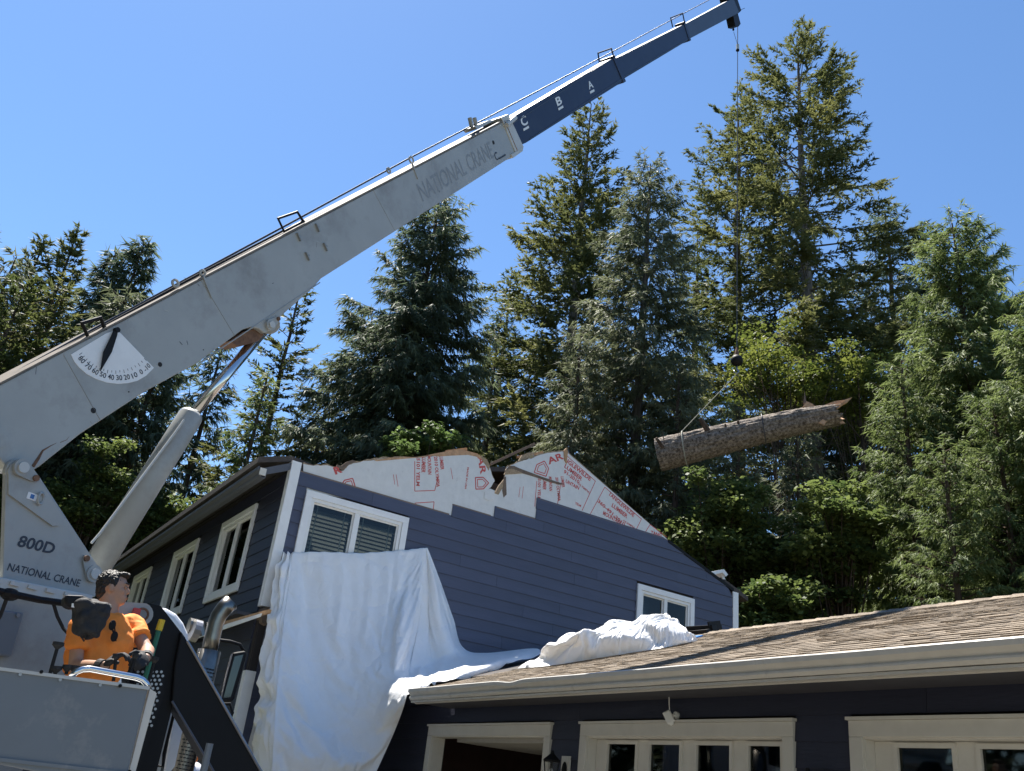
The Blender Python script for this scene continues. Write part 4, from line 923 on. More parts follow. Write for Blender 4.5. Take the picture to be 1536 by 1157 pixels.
# A-frame outrigger in black paint
XO = 5.45
build('outrigger_post', prism([GX(*p, XO) for p in [(190, 952), (222, 905), (241, 909), (278, 957), (266, 1030), (232, 1170), (190, 1240)]], NX, .16), 'black_paint', crane)
bm = build('outrigger_beam', prism([GX(*p, XO+.05) for p in [(272, 947), (279, 958), (388, 1150), (560, 1455), (500, 1455), (322, 1160), (258, 1052), (262, 1000)]], NX, .20), 'black_paint', crane); bevel(bm, .01)
build('beam_edge', tube([GX(*p, XO+.055) for p in ((281, 962), (330, 1048), (388, 1151), (560, 1456))], .010, 6), 'steel', bm)
build('beam_edge', tube([GX(*p, XO+.055) for p in ((258, 1052), (300, 1122), (322, 1160), (500, 1456))], .008, 6), 'fascia_slate', bm)
fz = GX(530, 1455, XO); build('outrigger_foot', box(XO-.25, XO+.2, fz[1]-.28, fz[1]+.28, .006, max(.05, fz[2]+.05)), 'black_paint', crane)
dots = []
for r in range(14):
    for c in range(6):
        x = 207+c*7+(3.5 if r % 2 else 0)-r*1.4; y = 1008+r*6.2
        if x > 247-r*1.0 or (y > 1040 and x < 232-(y-1040)*.32): continue
        q = GX(x, y, XO+.165); dots.append(tube([q-NX*.004, q+NX*.003], .009, 7))
gp = build('perforated_guard', prism([GX(*p, XO+.163) for p in [(204, 1002), (246, 1004), (246, 1040), (205, 1170), (188, 1170)]], NX, .004), 'black_paint', crane); build('guard_light_dots', join(*dots), 'steel', gp, kind='stuff')  # pale discs stand in for light showing through the guard's holes
build('broom_handle', tube([GX(222, 1003, 5.72), GX(238, 946, 5.72)], .016, 8), 'green_paint', None, label='green handled pole with yellow grip standing beside the operator', category='pole')
o = bpy.data.objects['broom_handle']; build('grip', tube([GX(238, 946, 5.72), GX(243, 930, 5.72)], .021, 10), 'yellow_paint', o); build('pole_lower', tube([GX(222, 1003, 5.72), A(5.72, GX(222, 1003, 5.72)[1]-.02, .845)], .016, 8), 'green_paint', o)
build('tool_box_panel', prism([GX(*p, 4.9) for p in [(254, 1052), (262, 1054), (240, 1160), (222, 1170)]], NX, .05), 'crane_light', crane); build('tool_box_panel', prism([GX(*p, 4.88) for p in [(264, 1064), (276, 1086), (262, 1150), (246, 1170)]], NX, .05), 'trim_white', crane)
build('grab_handle', tube([GX(*p, 5.1) for p in ((256, 1056), (253, 1050), (262, 1050), (264, 1058), (246, 1130), (244, 1150), (230, 1148), (229, 1136))], .011, 8), 'black_paint', crane)
# cab, exhaust, mirror
cabp = [(150, 905), (232, 908), (252, 912), (266, 920), (277, 934), (284, 950), (285, 962), (262, 1060), (238, 1175), (110, 1175)]
cb = build('cab', prism([GX(*p, 3.45) for p in cabp], NX, 1.7), 'truck_white', crane); bevel(cb, .06, 4)
y1_ = GX(285, 962, 3.45)[1]; cz = GX(262, 1060, 3.45)[2]
build('cab_rear_window', prism([GX(*p, 3.456) for p in [(170, 935), (245, 940), (232, 985), (160, 980)]], NX, .004), 'black_paint', cb)
build('cab_lower', box(1.75, 3.44, y1_-2.3, y1_-.02, .9, cz+.05), 'truck_white', cb); build('hood', box(.35, 1.74, y1_-2.0, y1_-.3, .9, 2.0), 'truck_white', cb)
build('air_cleaner', tube([GX(288, 945, 3.2), GX(298, 948, 3.2)], .10, 16), 'steel', crane); build('air_intake', tube([GX(283, 938, 3.1), GX(297, 940, 3.1), GX(300, 955, 3.1)], .07, 12), 'stainless', crane)
XE = 3.65
build('exhaust_stack', tube([GX(*p, XE) for p in ((312, 985), (318, 958), (323, 936), (328, 924), (336, 913), (346, 904))], [.070, .070, .070, .072, .075, .080], 20), 'stainless', crane, True)
build('stack_mouth', tube([GX(344, 906, XE)+A(.0, -.005, .0), GX(346.6, 903.4, XE)], [.066, .070], 18), 'black_rubber', crane)
sp_ = [GX(*p, XE) for p in ((314, 976), (298, 1043), (270, 1160), (262, 1195))]
hs = build('heat_shield', tube(sp_, [.100, .103, .103, .103], 24), 'stainless', crane, True)
sl_ = []
for r in range(34):
    f = r/33; x, y = 306-f*42, 1004+f*176
    for c in range(5):
        q = GX(x+(c-2)*4.6+(2.3 if r % 2 else 0), y+(c-2)*.9, XE+.0); e = unit(sp_[2]-sp_[0]); 
        cen = sp_[0]+e*((q-sp_[0])@e); rad = q-cen; k = np.linalg.norm(rad); h2 = .104**2-k*k
        if h2 <= 0: continue
        nrm2 = unit(rad+NX*math.sqrt(h2)); sdir = unit(np.cross(e, nrm2)); sl_.append(obox(cen+nrm2*.1035, sdir*.011, e*.0045, nrm2*.0012))
build('shield_slots', join(*sl_), 'black_rubber', hs, kind='stuff')
mr_ = build('mirror', prism([GX(*p, 3.2) for p in [(350, 979), (369, 976), (371, 982), (352, 1048), (349, 1053), (331, 1053), (330, 1046)]], NX, .09), 'black_paint', crane); bevel(mr_, .02, 3)
build('mirror_glass', prism([GX(*p, 3.204) for p in [(352, 985), (365, 982), (346, 1046), (335, 1047)]], NX, .002), 'mirror_dark_reflection', mr_)
build('mirror_rim', tube([GX(*p, 3.21) for p in ((348, 981), (338, 1018), (331, 1050))], .008, 6), 'steel', mr_)
build('mirror_arm', tube([GX(*p, 3.1) for p in ((290, 962), (325, 960), (345, 962.5), (360, 967), (366, 978))], .016, 8), 'black_paint', crane, True); build('mirror_arm', tube([GX(*p, 3.1) for p in ((280, 1058), (320, 1057), (345, 1056), (349, 1070), (345, 1078))], .014, 8), 'black_paint', crane, True)
# chassis and wheels (below the picture)
yc = y1_-1.2
build('deck', box(1.75, 7.0, yc-1.15, yc+1.15, .70, .775), 'steel', crane); 
for s in (-.45, .45): build('frame_rail', box(.4, 6.9, yc+s-.06, yc+s+.06, .52, .69), 'black_paint', crane)
build('turret_pedestal', tube([P0*A(1, 1, 0)-BN*A(.2, .2, 0)+A(0, 0, .776), P0*A(1, 1, 0)-BN*A(.2, .2, 0)+A(0, 0, 1.75)], .45, 24), 'crane_grey', crane)
for x in (1.2, 5.2, 6.4):
    for s in (-1.02, 1.02):
        wh = build('wheel', tube([(x, yc+s-.14, .5), (x, yc+s-.10, .5), (x, yc+s+.10, .5), (x, yc+s+.14, .5)], [.44, .5, .5, .44], 28), 'black_rubber', crane, True); build('rim', tube([(x, yc+s-.145, .5), (x, yc+s+.145, .5)], .27, 20), 'steel', wh)

# ================================================================== the lifted log and its slings
L0, L1 = HP(987, 683, .25), HP(1256, 619, -.10); la = unit(L1-L0); LL = np.linalg.norm(L1-L0)
lu = unit(np.cross(la, hv_)); lv = np.cross(la, lu); 
if lu[2] < 0: lu = -lu; lv = -lv
dpx = np.linalg.norm(L0-C)/FPX; r0, r1 = 24*dpx, 17.5*dpx
V = []; F = []; nl, ns = 150, 96
for i in range(nl):
    t = i/(nl-1)
    for k in range(ns):
        a = 2*math.pi*k/ns; r = r0+(r1-r0)*t
        cx_, sx_ = math.cos(a), math.sin(a)
        r += .020*nz(cx_*1.4, sx_*1.4, t*2.5)+.026*ridge(cx_*6+.3*math.sin(t*9), sx_*6, t*5)+.018*ridge(cx_*13, sx_*13, t*14)+.010*nz(cx_*24, sx_*24, t*55)-.03
        if t > .72: r *= 1-.35*((t-.72)/.28)**2*max(0, .25+.75*math.sin(a*1.0-.2))            # broken taper on the upper end
        off = 0.0
        if i == nl-1: off = .16*nz(cx_*3, sx_*3, 8)+.10*nz(cx_*9, sx_*9, 2)
        if i == 0: off = .02*nz(cx_*2, sx_*2, 1)-.05*sx_*0
        bend = .05*math.sin(math.pi*t)*dpx*40
        V.append(L0+la*(t*LL+off)+(lu*sx_+lv*cx_)*r+lu*bend*.35)
for i in range(nl-1):
    for k in range(ns): F.append((i*ns+k, (i+1)*ns+k, (i+1)*ns+(k+1) % ns, i*ns+(k+1) % ns))
log = build('tree_log', (V, F), 'bark_log', None, True, label='thick bark covered tree log hanging in slings above the roof', category='log')
e0 = [V[k] for k in range(ns)]; e1 = [V[(nl-1)*ns+k] for k in range(ns)]; c0_ = np.mean(e0, axis=0)+la*.03; c1_ = np.mean(e1, axis=0)-la*.08
build('cut_end', (e0+[c0_], [(k, (k+1) % ns, ns) for k in range(ns)]), 'lumber_old', log); build('broken_end', (e1+[c1_], [((k+1) % ns, k, ns) for k in range(ns)]), 'fresh_wood', log)
def spike(pts, th=.05, m='fresh_wood', dd=-.05): return build('splinter', prism([HP(*p, dd) for p in pts], -hv_, th), m, log)
spike([(1238, 607), (1252, 602), (1266, 600), (1278, 596), (1270, 604), (1258, 611), (1246, 617)]); spike([(1244, 612), (1258, 607), (1270, 601), (1262, 609), (1250, 619)], .03, 'lumber', -.12)
spike([(1204, 610), (1210, 602), (1219, 606), (1222, 609), (1214, 611)], .10, 'fresh_wood', -.16); spike([(1228, 634), (1234, 629), (1240, 632), (1236, 638)], .04, 'fresh_wood', -.5)
spike([(1205, 606), (1207, 586), (1209, 600), (1212, 606)], .02, 'lumber_old', -.1)
for (p, q, r) in (((1064, 650), (1050, 628), .075), ((995, 672), (984, 657), .05), ((1089, 646), (1088, 636), .03), ((1108, 640), (1107, 631), .035), ((997, 668), (994, 648), .012), ((1235, 632), (1245, 630), .06)):
    a, b = HP(*p, -.1), HP(*q, -.25); build('branch_stub', tube([a, (a+b)/2+lu*.01, b], [r, r*.85, r*.6], 9), 'bark_brown' if r > .02 else 'bark_grey', log)
def hoop(t, nm, rad=.014):
    c = L0+la*(t*LL); r = (r0+(r1-r0)*t)*1.05+.035
    return tube([c+(lu*math.sin(a)+lv*math.cos(a))*r+la*.04*math.sin(a) for a in np.linspace(0, 2*math.pi, 33)], rad, 6, False)
hkb = bc+A(0, 0, -.37); t1, t2 = .155, .60
top1 = L0+la*(t1*LL)+lu*(r0*1.05+.03); top2 = L0+la*(t2*LL)+lu*(r0*1.03+.03)
build('choker_sling', join(hoop(t1, 'a', .012), tube([hkb, top1], .009, 6)), 'sling', None, label='wire choker sling round the sawn end of the hanging log', category='sling', group='log slings')
build('choker_sling', join(hoop(t2, 'b', .012), tube([hkb, (hkb+top2)/2-A(0, 0, .0), top2], .007, 6)), 'wire_rope', None, label='dark choker sling round the middle of the hanging log', category='sling', group='log slings')

# ================================================================== people
def capsule(a, b, ra, rb, seg=12):
    a = np.asarray(a, float); b = np.asarray(b, float); return join(tube([a, b], [ra, rb], seg), ball(a, ra, seg, 8), ball(b, rb, seg, 8))
def blob(name, vfs, m, parent, vox, sm=6, shade=True):
    o = build(name, join(*vfs), m, parent, shade)
    r = o.modifiers.new('re', 'REMESH'); r.mode = 'VOXEL'; r.voxel_size = vox; r.use_smooth_shade = True
    s = o.modifiers.new('sm', 'SMOOTH'); s.iterations = sm; s.factor = .5
    return o
def eball(c, e1, e2, e3, ns=18, nr=12):
    V, F = ball((0, 0, 0), 1.0, ns, nr); return [np.asarray(c)+v[0]*np.asarray(e1)+v[1]*np.asarray(e2)+v[2]*np.asarray(e3) for v in V], F
def glove(parent, w, d, palm_n, curl=1.0):
    """hand: palm from the wrist w along d, palm facing palm_n, five bent fingers"""
    d = unit(d); pn = unit(np.asarray(palm_n)-d*(np.asarray(palm_n)@d)); s = np.cross(d, pn); vf = [eball(w+d*.045, d*.055, s*.044, pn*.020)]
    for k, (off, L) in enumerate(((-.033, .078), (-.011, .088), (.011, .083), (.031, .064))):
        p = w+d*.085+s*off; a0 = .5*curl
        for j, f in enumerate((.42, .33, .25)):
            ang = a0+j*.75*curl; q = p+(d*math.cos(ang)+pn*math.sin(ang))*L*f; vf.append(capsule(p, q, .0115-.001*j, .0105-.001*j, 8)); p = q
    p = w+d*.03-s*.036
    for j, f in enumerate((.045, .032)):
        q = p+unit(d*(.75-.25*j)-s*(.55-.5*j)+pn*(.45+.4*j))*f; vf.append(capsule(p, q, .0135, .012, 8)); p = q
    return blob('glove', vf, 'black_cloth', parent, .006, 3)
XP = 5.95
def J(px, py, dx=0.0): return GX(px, py, XP+dx)
hc = J(170.5, 884); up = A(0, 0, 1.0); fwd = unit(A(.30, .92, .10)); sd = unit(np.cross(fwd, up)); hu = np.cross(sd, fwd)   # the face looks along fwd
feet_z = .845
fwd, sd, hu = fwd*.88, sd*.88, hu*.88
neck = J(164, 921); shL = J(119, 942, .10); shR = J(199, 938, -.10)
chest = (shL+shR)/2+A(0, 0, -.17); pel = A(chest[0]-.02, chest[1]-.03, feet_z+.95)
elL = J(113, 1000, .12); haL = J(157, 999, .42); elR = J(221, 977, .06); haR = J(219, 987, .36)
man = root('person', (pel[0], pel[1], feet_z), 'man in bright orange T-shirt and black gloves working the crane levers', 'person')
vf = [eball(hc+hu*.022-fwd*.012, fwd*.098, sd*.076, hu*.098), eball(hc-hu*.035+fwd*.022, fwd*.066, sd*.060, hu*.078), eball(hc-hu*.085+fwd*.062, fwd*.030, sd*.034, hu*.024),
      capsule(hc+fwd*.084+hu*.020, hc+fwd*.101-hu*.018, .009, .0125, 10), eball(hc+fwd*.082+hu*.032, fwd*.016, sd*.055, hu*.012), eball(hc+fwd*.088-hu*.058, fwd*.013, sd*.026, hu*.012), eball(hc+fwd*.055-hu*.018+sd*.038, fwd*.03, sd*.022, hu*.02), eball(hc+fwd*.055-hu*.018-sd*.038, fwd*.03, sd*.022, hu*.02)]
for q in (-1, 1): vf += [eball(hc+sd*q*.080-fwd*.008-hu*.008, fwd*.020, sd*.010, hu*.033)]
vf += [capsule(hc-hu*.06-fwd*.02, neck-A(0, 0, .03), .058, .063), eball(chest+A(0, 0, .0), A(.02, .150, 0), A(-.090, .01, 0), A(0, 0, .22)), eball(pel, A(0, .14, 0), A(.10, 0, 0), A(0, 0, .15)), capsule(chest, pel, .10, .10),
       capsule(neck-A(0, 0, .07), shL-A(0, 0, .01), .046, .042), capsule(neck-A(0, 0, .07), shR-A(0, 0, .01), .046, .042)]
for (sh_, el, ha) in ((shL, elL, haL), (shR, elR, haR)): vf += [capsule(sh_, el, .042, .040), capsule(el, ha, .043, .028)]
for s in (-1, 1):
    hip = pel+A(0, s*.09, -.06); kn = A(hip[0]+.02, hip[1]+s*.02, feet_z+.50); an = A(hip[0], hip[1]+s*.03, feet_z+.08); vf += [capsule(hip, kn, .085, .058), capsule(kn, an, .056, .036), eball(an+A(.07, 0, -.04), A(.13, 0, 0), A(0, .045, 0), A(0, 0, .04))]
body = blob('body', vf, 'skin', man, .0085, 5)
hv2 = []
hv2 += [eball(hc+hu*.046-fwd*.030, fwd*.093, sd*.083, hu*.086), eball(hc+hu*.0-fwd*.062, fwd*.052, sd*.074, hu*.085), eball(hc+hu*.098+fwd*.040, fwd*.055, sd*.058, hu*.022)]
for q in (-1, 1): hv2.append(eball(hc+hu*.03-fwd*.005+sd*q*.072, fwd*.032, sd*.010, hu*.036))
hr = blob('hair', hv2, 'hair_dark', man, .005, 2)
tx4 = bpy.data.textures.new('strands', 'CLOUDS'); tx4.noise_scale = .018
m_ = hr.modifiers.new('strands', 'DISPLACE'); m_.texture = tx4; m_.strength = .016; m_.mid_level = .5; m_.texture_coords = 'GLOBAL'
for q in (-1, 1):
    build('eye', ball(hc+fwd*.080+hu*.010+sd*q*.032, .0095, 10, 7), 'skin', man); build('iris', ball(hc+fwd*.0865+hu*.010+sd*q*.032, .0058, 8, 5), 'black_rubber', man)
    build('eyebrow', capsule(hc+fwd*.094+hu*.035+sd*q*.016, hc+fwd*.082+hu*.036+sd*q*.050, .0048, .004, 6), 'hair_dark', man)
build('mouth', capsule(hc+fwd*.100-hu*.058-sd*.018, hc+fwd*.100-hu*.058+sd*.018, .0035, .0035, 6), 'lumber_old', man)
# T-shirt
tv = [eball(chest+A(0, 0, .01), A(.02, .185, 0), A(-.122, .01, 0), A(0, 0, .26)), capsule(chest, pel+A(0, 0, .06), .132, .135), eball(pel+A(0, 0, .02), A(0, .175, 0), A(.13, 0, 0), A(0, 0, .13)), capsule(neck-A(0, 0, .075), shL, .064, .064), capsule(neck-A(0, 0, .075), shR, .064, .064)]
for (sh_, el, f) in ((shL, elL, .55), (shR, elR, .52)):
    e = sh_+(el-sh_)*f; tv += [tube([sh_-(el-sh_)*.05, sh_+(el-sh_)*.2, e], [.060, .064, .070], 16)]
ts = blob('t_shirt', tv, 'orange_cloth', man, .010, 6)
tx3 = bpy.data.textures.new('folds', 'CLOUDS'); tx3.noise_scale = .075
m_ = ts.modifiers.new('folds', 'DISPLACE'); m_.texture = tx3; m_.strength = .034; m_.mid_level = .42; m_.texture_coords = 'GLOBAL'
tr_ = [eball(pel-A(0, 0, .05), A(0, .185, 0), A(.135, 0, 0), A(0, 0, .15))]
for s in (-1, 1): hip = pel+A(0, s*.09, -.06); tr_ += [capsule(hip, A(hip[0]+.02, hip[1]+s*.02, feet_z+.50), .10, .075), capsule(A(hip[0]+.02, hip[1]+s*.02, feet_z+.50), A(hip[0], hip[1]+s*.03, feet_z+.10), .075, .065)]
blob('trousers', tr_, 'denim', man, .014)
for s in (-1, 1): hip = pel+A(0, s*.09, -.06); build('boot', join(eball((hip[0]+.06, hip[1]+s*.03, feet_z+.045), A(.155, 0, 0), A(0, .055, 0), A(0, 0, .045)), capsule((hip[0], hip[1]+s*.03, feet_z+.06), (hip[0], hip[1]+s*.03, feet_z+.16), .055, .06)), 'black_rubber', man)
glove(man, haL, J(180, 981, .46)-haL, A(.2, .5, -.7)); glove(man, haR, J(209, 993, .50)-haR, A(0, -.6, -.5))
for (h_, e_) in ((haL, elL), (haR, elR)): build('glove_cuff', tube([h_+(e_-h_)*.0, h_+(e_-h_)*.16], [.034, .040], 14), 'black_cloth', man)
# sunglasses hung at the collar
for (x, y, a) in ((168.5, 938, .3), (171.5, 955, -.3)):
    q = J(x, y, .18); build('sunglasses_lens', eball(q, A(.006, 0, 0), A(0, .020, 0), A(0, 0, .030)), 'black_paint', man)
build('sunglasses_bridge', tube([J(168.5, 944, .185), J(170.5, 949, .185)], .006, 6), 'black_paint', man); build('sunglasses_arm', tube([J(166, 934, .185), J(171, 931, .17), J(174, 962, .16)], .004, 6), 'black_paint', man)

# second worker beyond the truck: only the hard hat rises into view
X2 = 1.9; ht = GX(291, 1147, X2); top_z = ht[2]
w2p = A(ht[0], ht[1], 0); wk = root('person', w2p, 'worker in white hard hat with orange ear muff standing beyond the crane', 'person')
hd2 = w2p+A(0, 0, top_z-.17); vf = [eball(hd2+A(0, 0, .03), A(.095, 0, 0), A(0, .076, 0), A(0, 0, .11)), capsule(hd2, hd2-A(0, 0, .2), .055, .06)]
h_ = top_z; ch = w2p+A(0, 0, h_*.72); pv = w2p+A(0, 0, h_*.52)
vf += [eball(ch, A(.11, 0, 0), A(0, .20, 0), A(0, 0, .25)), capsule(ch, pv, .13, .13)]
for s in (-1, 1): vf += [capsule(ch+A(0, s*.2, .14), ch+A(.03, s*.25, -.14), .055, .045), capsule(ch+A(.03, s*.25, -.14), ch+A(.14, s*.22, -.36), .043, .03), eball(ch+A(.17, s*.21, -.43), A(.03, 0, 0), A(0, .02, 0), A(0, 0, .07)), capsule(pv+A(0, s*.09, 0), w2p+A(.02, s*.11, h_*.27), .085, .06), capsule(w2p+A(.02, s*.11, h_*.27), w2p+A(0, s*.12, .07), .056, .04), eball(w2p+A(.06, s*.12, .045), A(.13, 0, 0), A(0, .05, 0), A(0, 0, .045))]
blob('body', vf, 'skin', wk, .012)
sv_ = [eball(ch, A(.14, 0, 0), A(0, .225, 0), A(0, 0, .27)), capsule(ch, pv+A(0, 0, .05), .155, .16)]
for s in (-1, 1): sv_.append(capsule(ch+A(0, s*.2, .14), ch+A(.03, s*.25, -.10), .07, .062))
blob('shirt', sv_, 'denim', wk, .014)
blob('trousers', [capsule(pv+A(0, s*.09, 0), w2p+A(.02, s*.11, h_*.27), .10, .078) for s in (-1, 1)]+[capsule(w2p+A(.02, s*.11, h_*.27), w2p+A(0, s*.12, .12), .078, .07) for s in (-1, 1)]+[eball(pv, A(.14, 0, 0), A(0, .18, 0), A(0, 0, .12))], 'denim', wk, .015)
hb = hd2+A(0, 0, .075)
hat = build('hard_hat', join(([v if v[2] > hb[2] else A(v[0], v[1], hb[2]) for v in eball(hb, A(.135, 0, 0), A(0, .115, 0), A(0, 0, .125), 24, 16)[0]], eball(hb, A(.135, 0, 0), A(0, .115, 0), A(0, 0, .125), 24, 16)[1]), tube([hb-A(0, 0, .004), hb+A(0, 0, .006)], .15, 24)), 'truck_white', wk, True)
build('ear_muff', eball(GX(292, 1138.5, X2+.10), A(.03, 0, 0), A(0, .034, 0), A(0, 0, .040)), 'orange_plastic', hat, True)

# ================================================================== trees
def perp(D, rs):
    r = rs.normal(size=D.shape); r -= D*(r*D).sum(1, keepdims=True); return r/np.maximum(np.linalg.norm(r, axis=1, keepdims=True), 1e-6)
def blades(P, D, Wv, L, W):
    """rhombic blades: base, side, tip, side"""
    n = len(P); mid = P+D*(L*.45)[:, None]; V = np.empty((n, 4, 3)); V[:, 0] = P; V[:, 1] = mid+Wv*W[:, None]; V[:, 2] = P+D*L[:, None]; V[:, 3] = mid-Wv*W[:, None]
    return V.reshape(-1, 3), np.arange(4*n).reshape(-1, 4)
def shards(P, D, Wv, L, W):
    n = len(P); V = np.empty((n, 3, 3)); V[:, 0] = P-Wv*W[:, None]; V[:, 1] = P+Wv*W[:, None]; V[:, 2] = P+D*L[:, None]
    return V.reshape(-1, 3), np.arange(3*n).reshape(-1, 3)
def limbs(P0_, P1_, P2_, r0, r1):
    """three-sided limbs through three points, vectorised"""
    n = len(P0_); ang = np.array([0, 2.094, 4.189]); V = np.empty((n, 3, 3, 3))
    D = P2_-P0_; D /= np.maximum(np.linalg.norm(D, axis=1, keepdims=True), 1e-6); S = np.cross(D, [0, 0, 1.0]); S /= np.maximum(np.linalg.norm(S, axis=1, keepdims=True), 1e-6); B = np.cross(S, D)
    for i, (P, r) in enumerate(((P0_, r0), (P1_, (r0+r1)/2), (P2_, r1))):
        for k in range(3): V[:, i, k] = P+(S*math.cos(ang[k])+B*math.sin(ang[k]))*r[:, None]
    base = (np.arange(n)*9)[:, None]; Q = []
    for i in range(2):
        for k in range(3): Q.append(np.array([i*3+k, i*3+(k+1) % 3, (i+1)*3+(k+1) % 3, (i+1)*3+k])[None, :]+base)
    return V.reshape(-1, 3), np.concatenate(Q)
GR = 2.39996
def conifer(px, py, D, rpx, style, m, bk, label, seed, cb=.06, nb=150, dens=6.0, pw=.85, gap=.12, blade=1.35, lean=0.0, open_=0.0, tone=0.0, topw=.25):
    rs = np.random.RandomState(seed)
    d = ray(px, py); hz = np.array([d[0], d[1], 0]); hl = np.linalg.norm(hz); k = D/hl; top = C+d*k; base = np.array([top[0], top[1], 0.0]); H = top[2]
    sl_ = np.linalg.norm(top-C)*.80+D*.2; R = rpx/FPX*sl_*1.12; nb = int(nb*1.15); dens *= 1.30; bq = blade; q_ = min(1.12, (D/33.0)**2.0); blade = blade*q_; dens *= 1/max(.62, min(1, q_))
    tr = root('cedar_tree' if style == 'cedar' else 'fir_tree', base, label, 'tree', 'conifers behind the house')
    # trunk
    n = 18; zs = np.linspace(0, 1, n); wob = np.cumsum(rs.normal(size=(n, 2))*.02, 0)*H/25; wob -= np.outer(zs, wob[-1])
    tp_ = np.stack([base[0]+wob[:, 0]+lean*(zs*(1-zs))*H, base[1]+wob[:, 1], zs*H], 1); rad = (.0125*H)*(1-zs)**.85+.02
    tv, tf = tube(list(tp_), list(rad), 12); 
    def trunk(t): return np.stack([np.interp(t, zs, tp_[:, c]) for c in range(3)], 1)
    # primary limbs
    u = (np.arange(nb)+rs.rand(nb))/nb; t = cb+(1-cb)*(1-(1-u)**1.0)*.995
    f = (t-cb)/(1-cb); az = np.arange(nb)*GR+rs.normal(size=nb)*.35
    prof = (1-f)**pw*(1-topw*0)+.0; low = np.minimum(1, .55+f*3.0)
    L = R*prof*low*(.66+.46*rs.rand(nb))+.35*(1-f)+.22
    L *= np.where(rs.rand(nb) < gap, .55, 1.0)
    hd_ = np.stack([np.cos(az), np.sin(az), 0*az], 1)
    if style == 'fir': a = -.17+.90*f**1.4+rs.normal(size=nb)*.08; b = -.28*(1-f)+.10*rs.rand(nb)
    else: a = -.02+.75*f**1.6+rs.normal(size=nb)*.08; b = -.50*(1-f)**.7+.08*rs.normal(size=nb)
    B0 = trunk(t)
    def pt(i, s): return B0[i]+hd_[i]*(L[i]*s)[:, None]+np.stack([0*s, 0*s, L[i]*(a[i]*s+b[i]*s*s+(.16*s**4 if style == 'fir' else .10*s**4))], 1)
    idx = np.arange(nb); one = np.ones(nb)
    lvv, lff = limbs(pt(idx, 0*one), pt(idx, .5*one), pt(idx, one), .010+.011*L, .004*one+.001)
    tV = np.concatenate([np.array(tv), lvv]); tri = [x for x in tf]; tQ = np.array([x for x in tf if len(x) == 4]); 
    fastmesh('trunk', tV, np.concatenate([tQ, lff+len(tv)]), bk, tr)
    # secondary sprays
    K = np.maximum(3, (L*dens*(1.25-.3*open_)).astype(int)+2); bi = np.repeat(idx, K); N = len(bi)
    s = (.10+.30*open_)+(.92-.30*open_)*rs.rand(N)**.8; s = np.minimum(s, 1.02); P = pt(bi, s)
    side = np.where(rs.rand(N) < .5, 1, -1.0); th = side*(.45+.75*rs.rand(N))*(1.15-.65*s); ca, sa = np.cos(th), np.sin(th); h = hd_[bi]
    D2 = np.stack([h[:, 0]*ca-h[:, 1]*sa, h[:, 0]*sa+h[:, 1]*ca, 0*ca], 1)
    fz = f[bi]
    D2[:, 2] = (-.32+.72*fz**1.5+rs.normal(size=N)*.18) if style == 'fir' else (-.42+.75*fz**1.3+rs.normal(size=N)*.20)
    D2 /= np.linalg.norm(D2, axis=1, keepdims=True); l2 = np.clip((.16+.34*(1.05-s))*L[bi]*(.6+.7*rs.rand(N)), .18, 1.25)
    # blades on the sprays
    Mn = np.maximum(4, (l2*(27 if style == 'fir' else 27)/blade).astype(int)); si = np.repeat(np.arange(N), Mn); n3 = len(si); q = rs.rand(n3)
    dr = np.zeros(n3) if style == 'fir' else -.35*l2[si]*q*q*(1-.7*fz[si]) 
    PB = P[si]+D2[si]*(l2[si]*q)[:, None]; PB[:, 2] += dr+rs.normal(size=n3)*.02
    lat = np.cross(D2[si], [0, 0, 1.0]); lat /= np.maximum(np.linalg.norm(lat, axis=1, keepdims=True), 1e-6); sg = np.where(rs.rand(n3) < .5, 1, -1.0)[:, None]
    if style == 'fir': DB = D2[si]*.75+lat*sg*.62+rs.normal(size=(n3, 3))*.22; LB = (.10+.12*rs.rand(n3))*blade; WB = (.022+.016*rs.rand(n3))*blade
    else: DB = D2[si]*.42+lat*sg*.22+rs.normal(size=(n3, 3))*.17; DB[:, 2] -= (.35+.75*rs.rand(n3))*(1-.55*fz[si]); LB = (.15+.22*rs.rand(n3))*blade; WB = (.017+.015*rs.rand(n3))*blade
    DB /= np.linalg.norm(DB, axis=1, keepdims=True)
    Wv = perp(DB, rs); flat = np.cross(DB, [0, 0, 1.0]); flat /= np.maximum(np.linalg.norm(flat, axis=1, keepdims=True), 1e-6); Wv = Wv*.55+flat*.75; Wv /= np.linalg.norm(Wv, axis=1, keepdims=True)
    V, Q = shards(PB, DB, Wv, LB, WB)
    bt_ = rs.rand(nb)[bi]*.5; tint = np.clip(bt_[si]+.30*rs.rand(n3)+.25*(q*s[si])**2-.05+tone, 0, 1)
    fastmesh('crown', V, Q, m, tr, tint)
    return tr
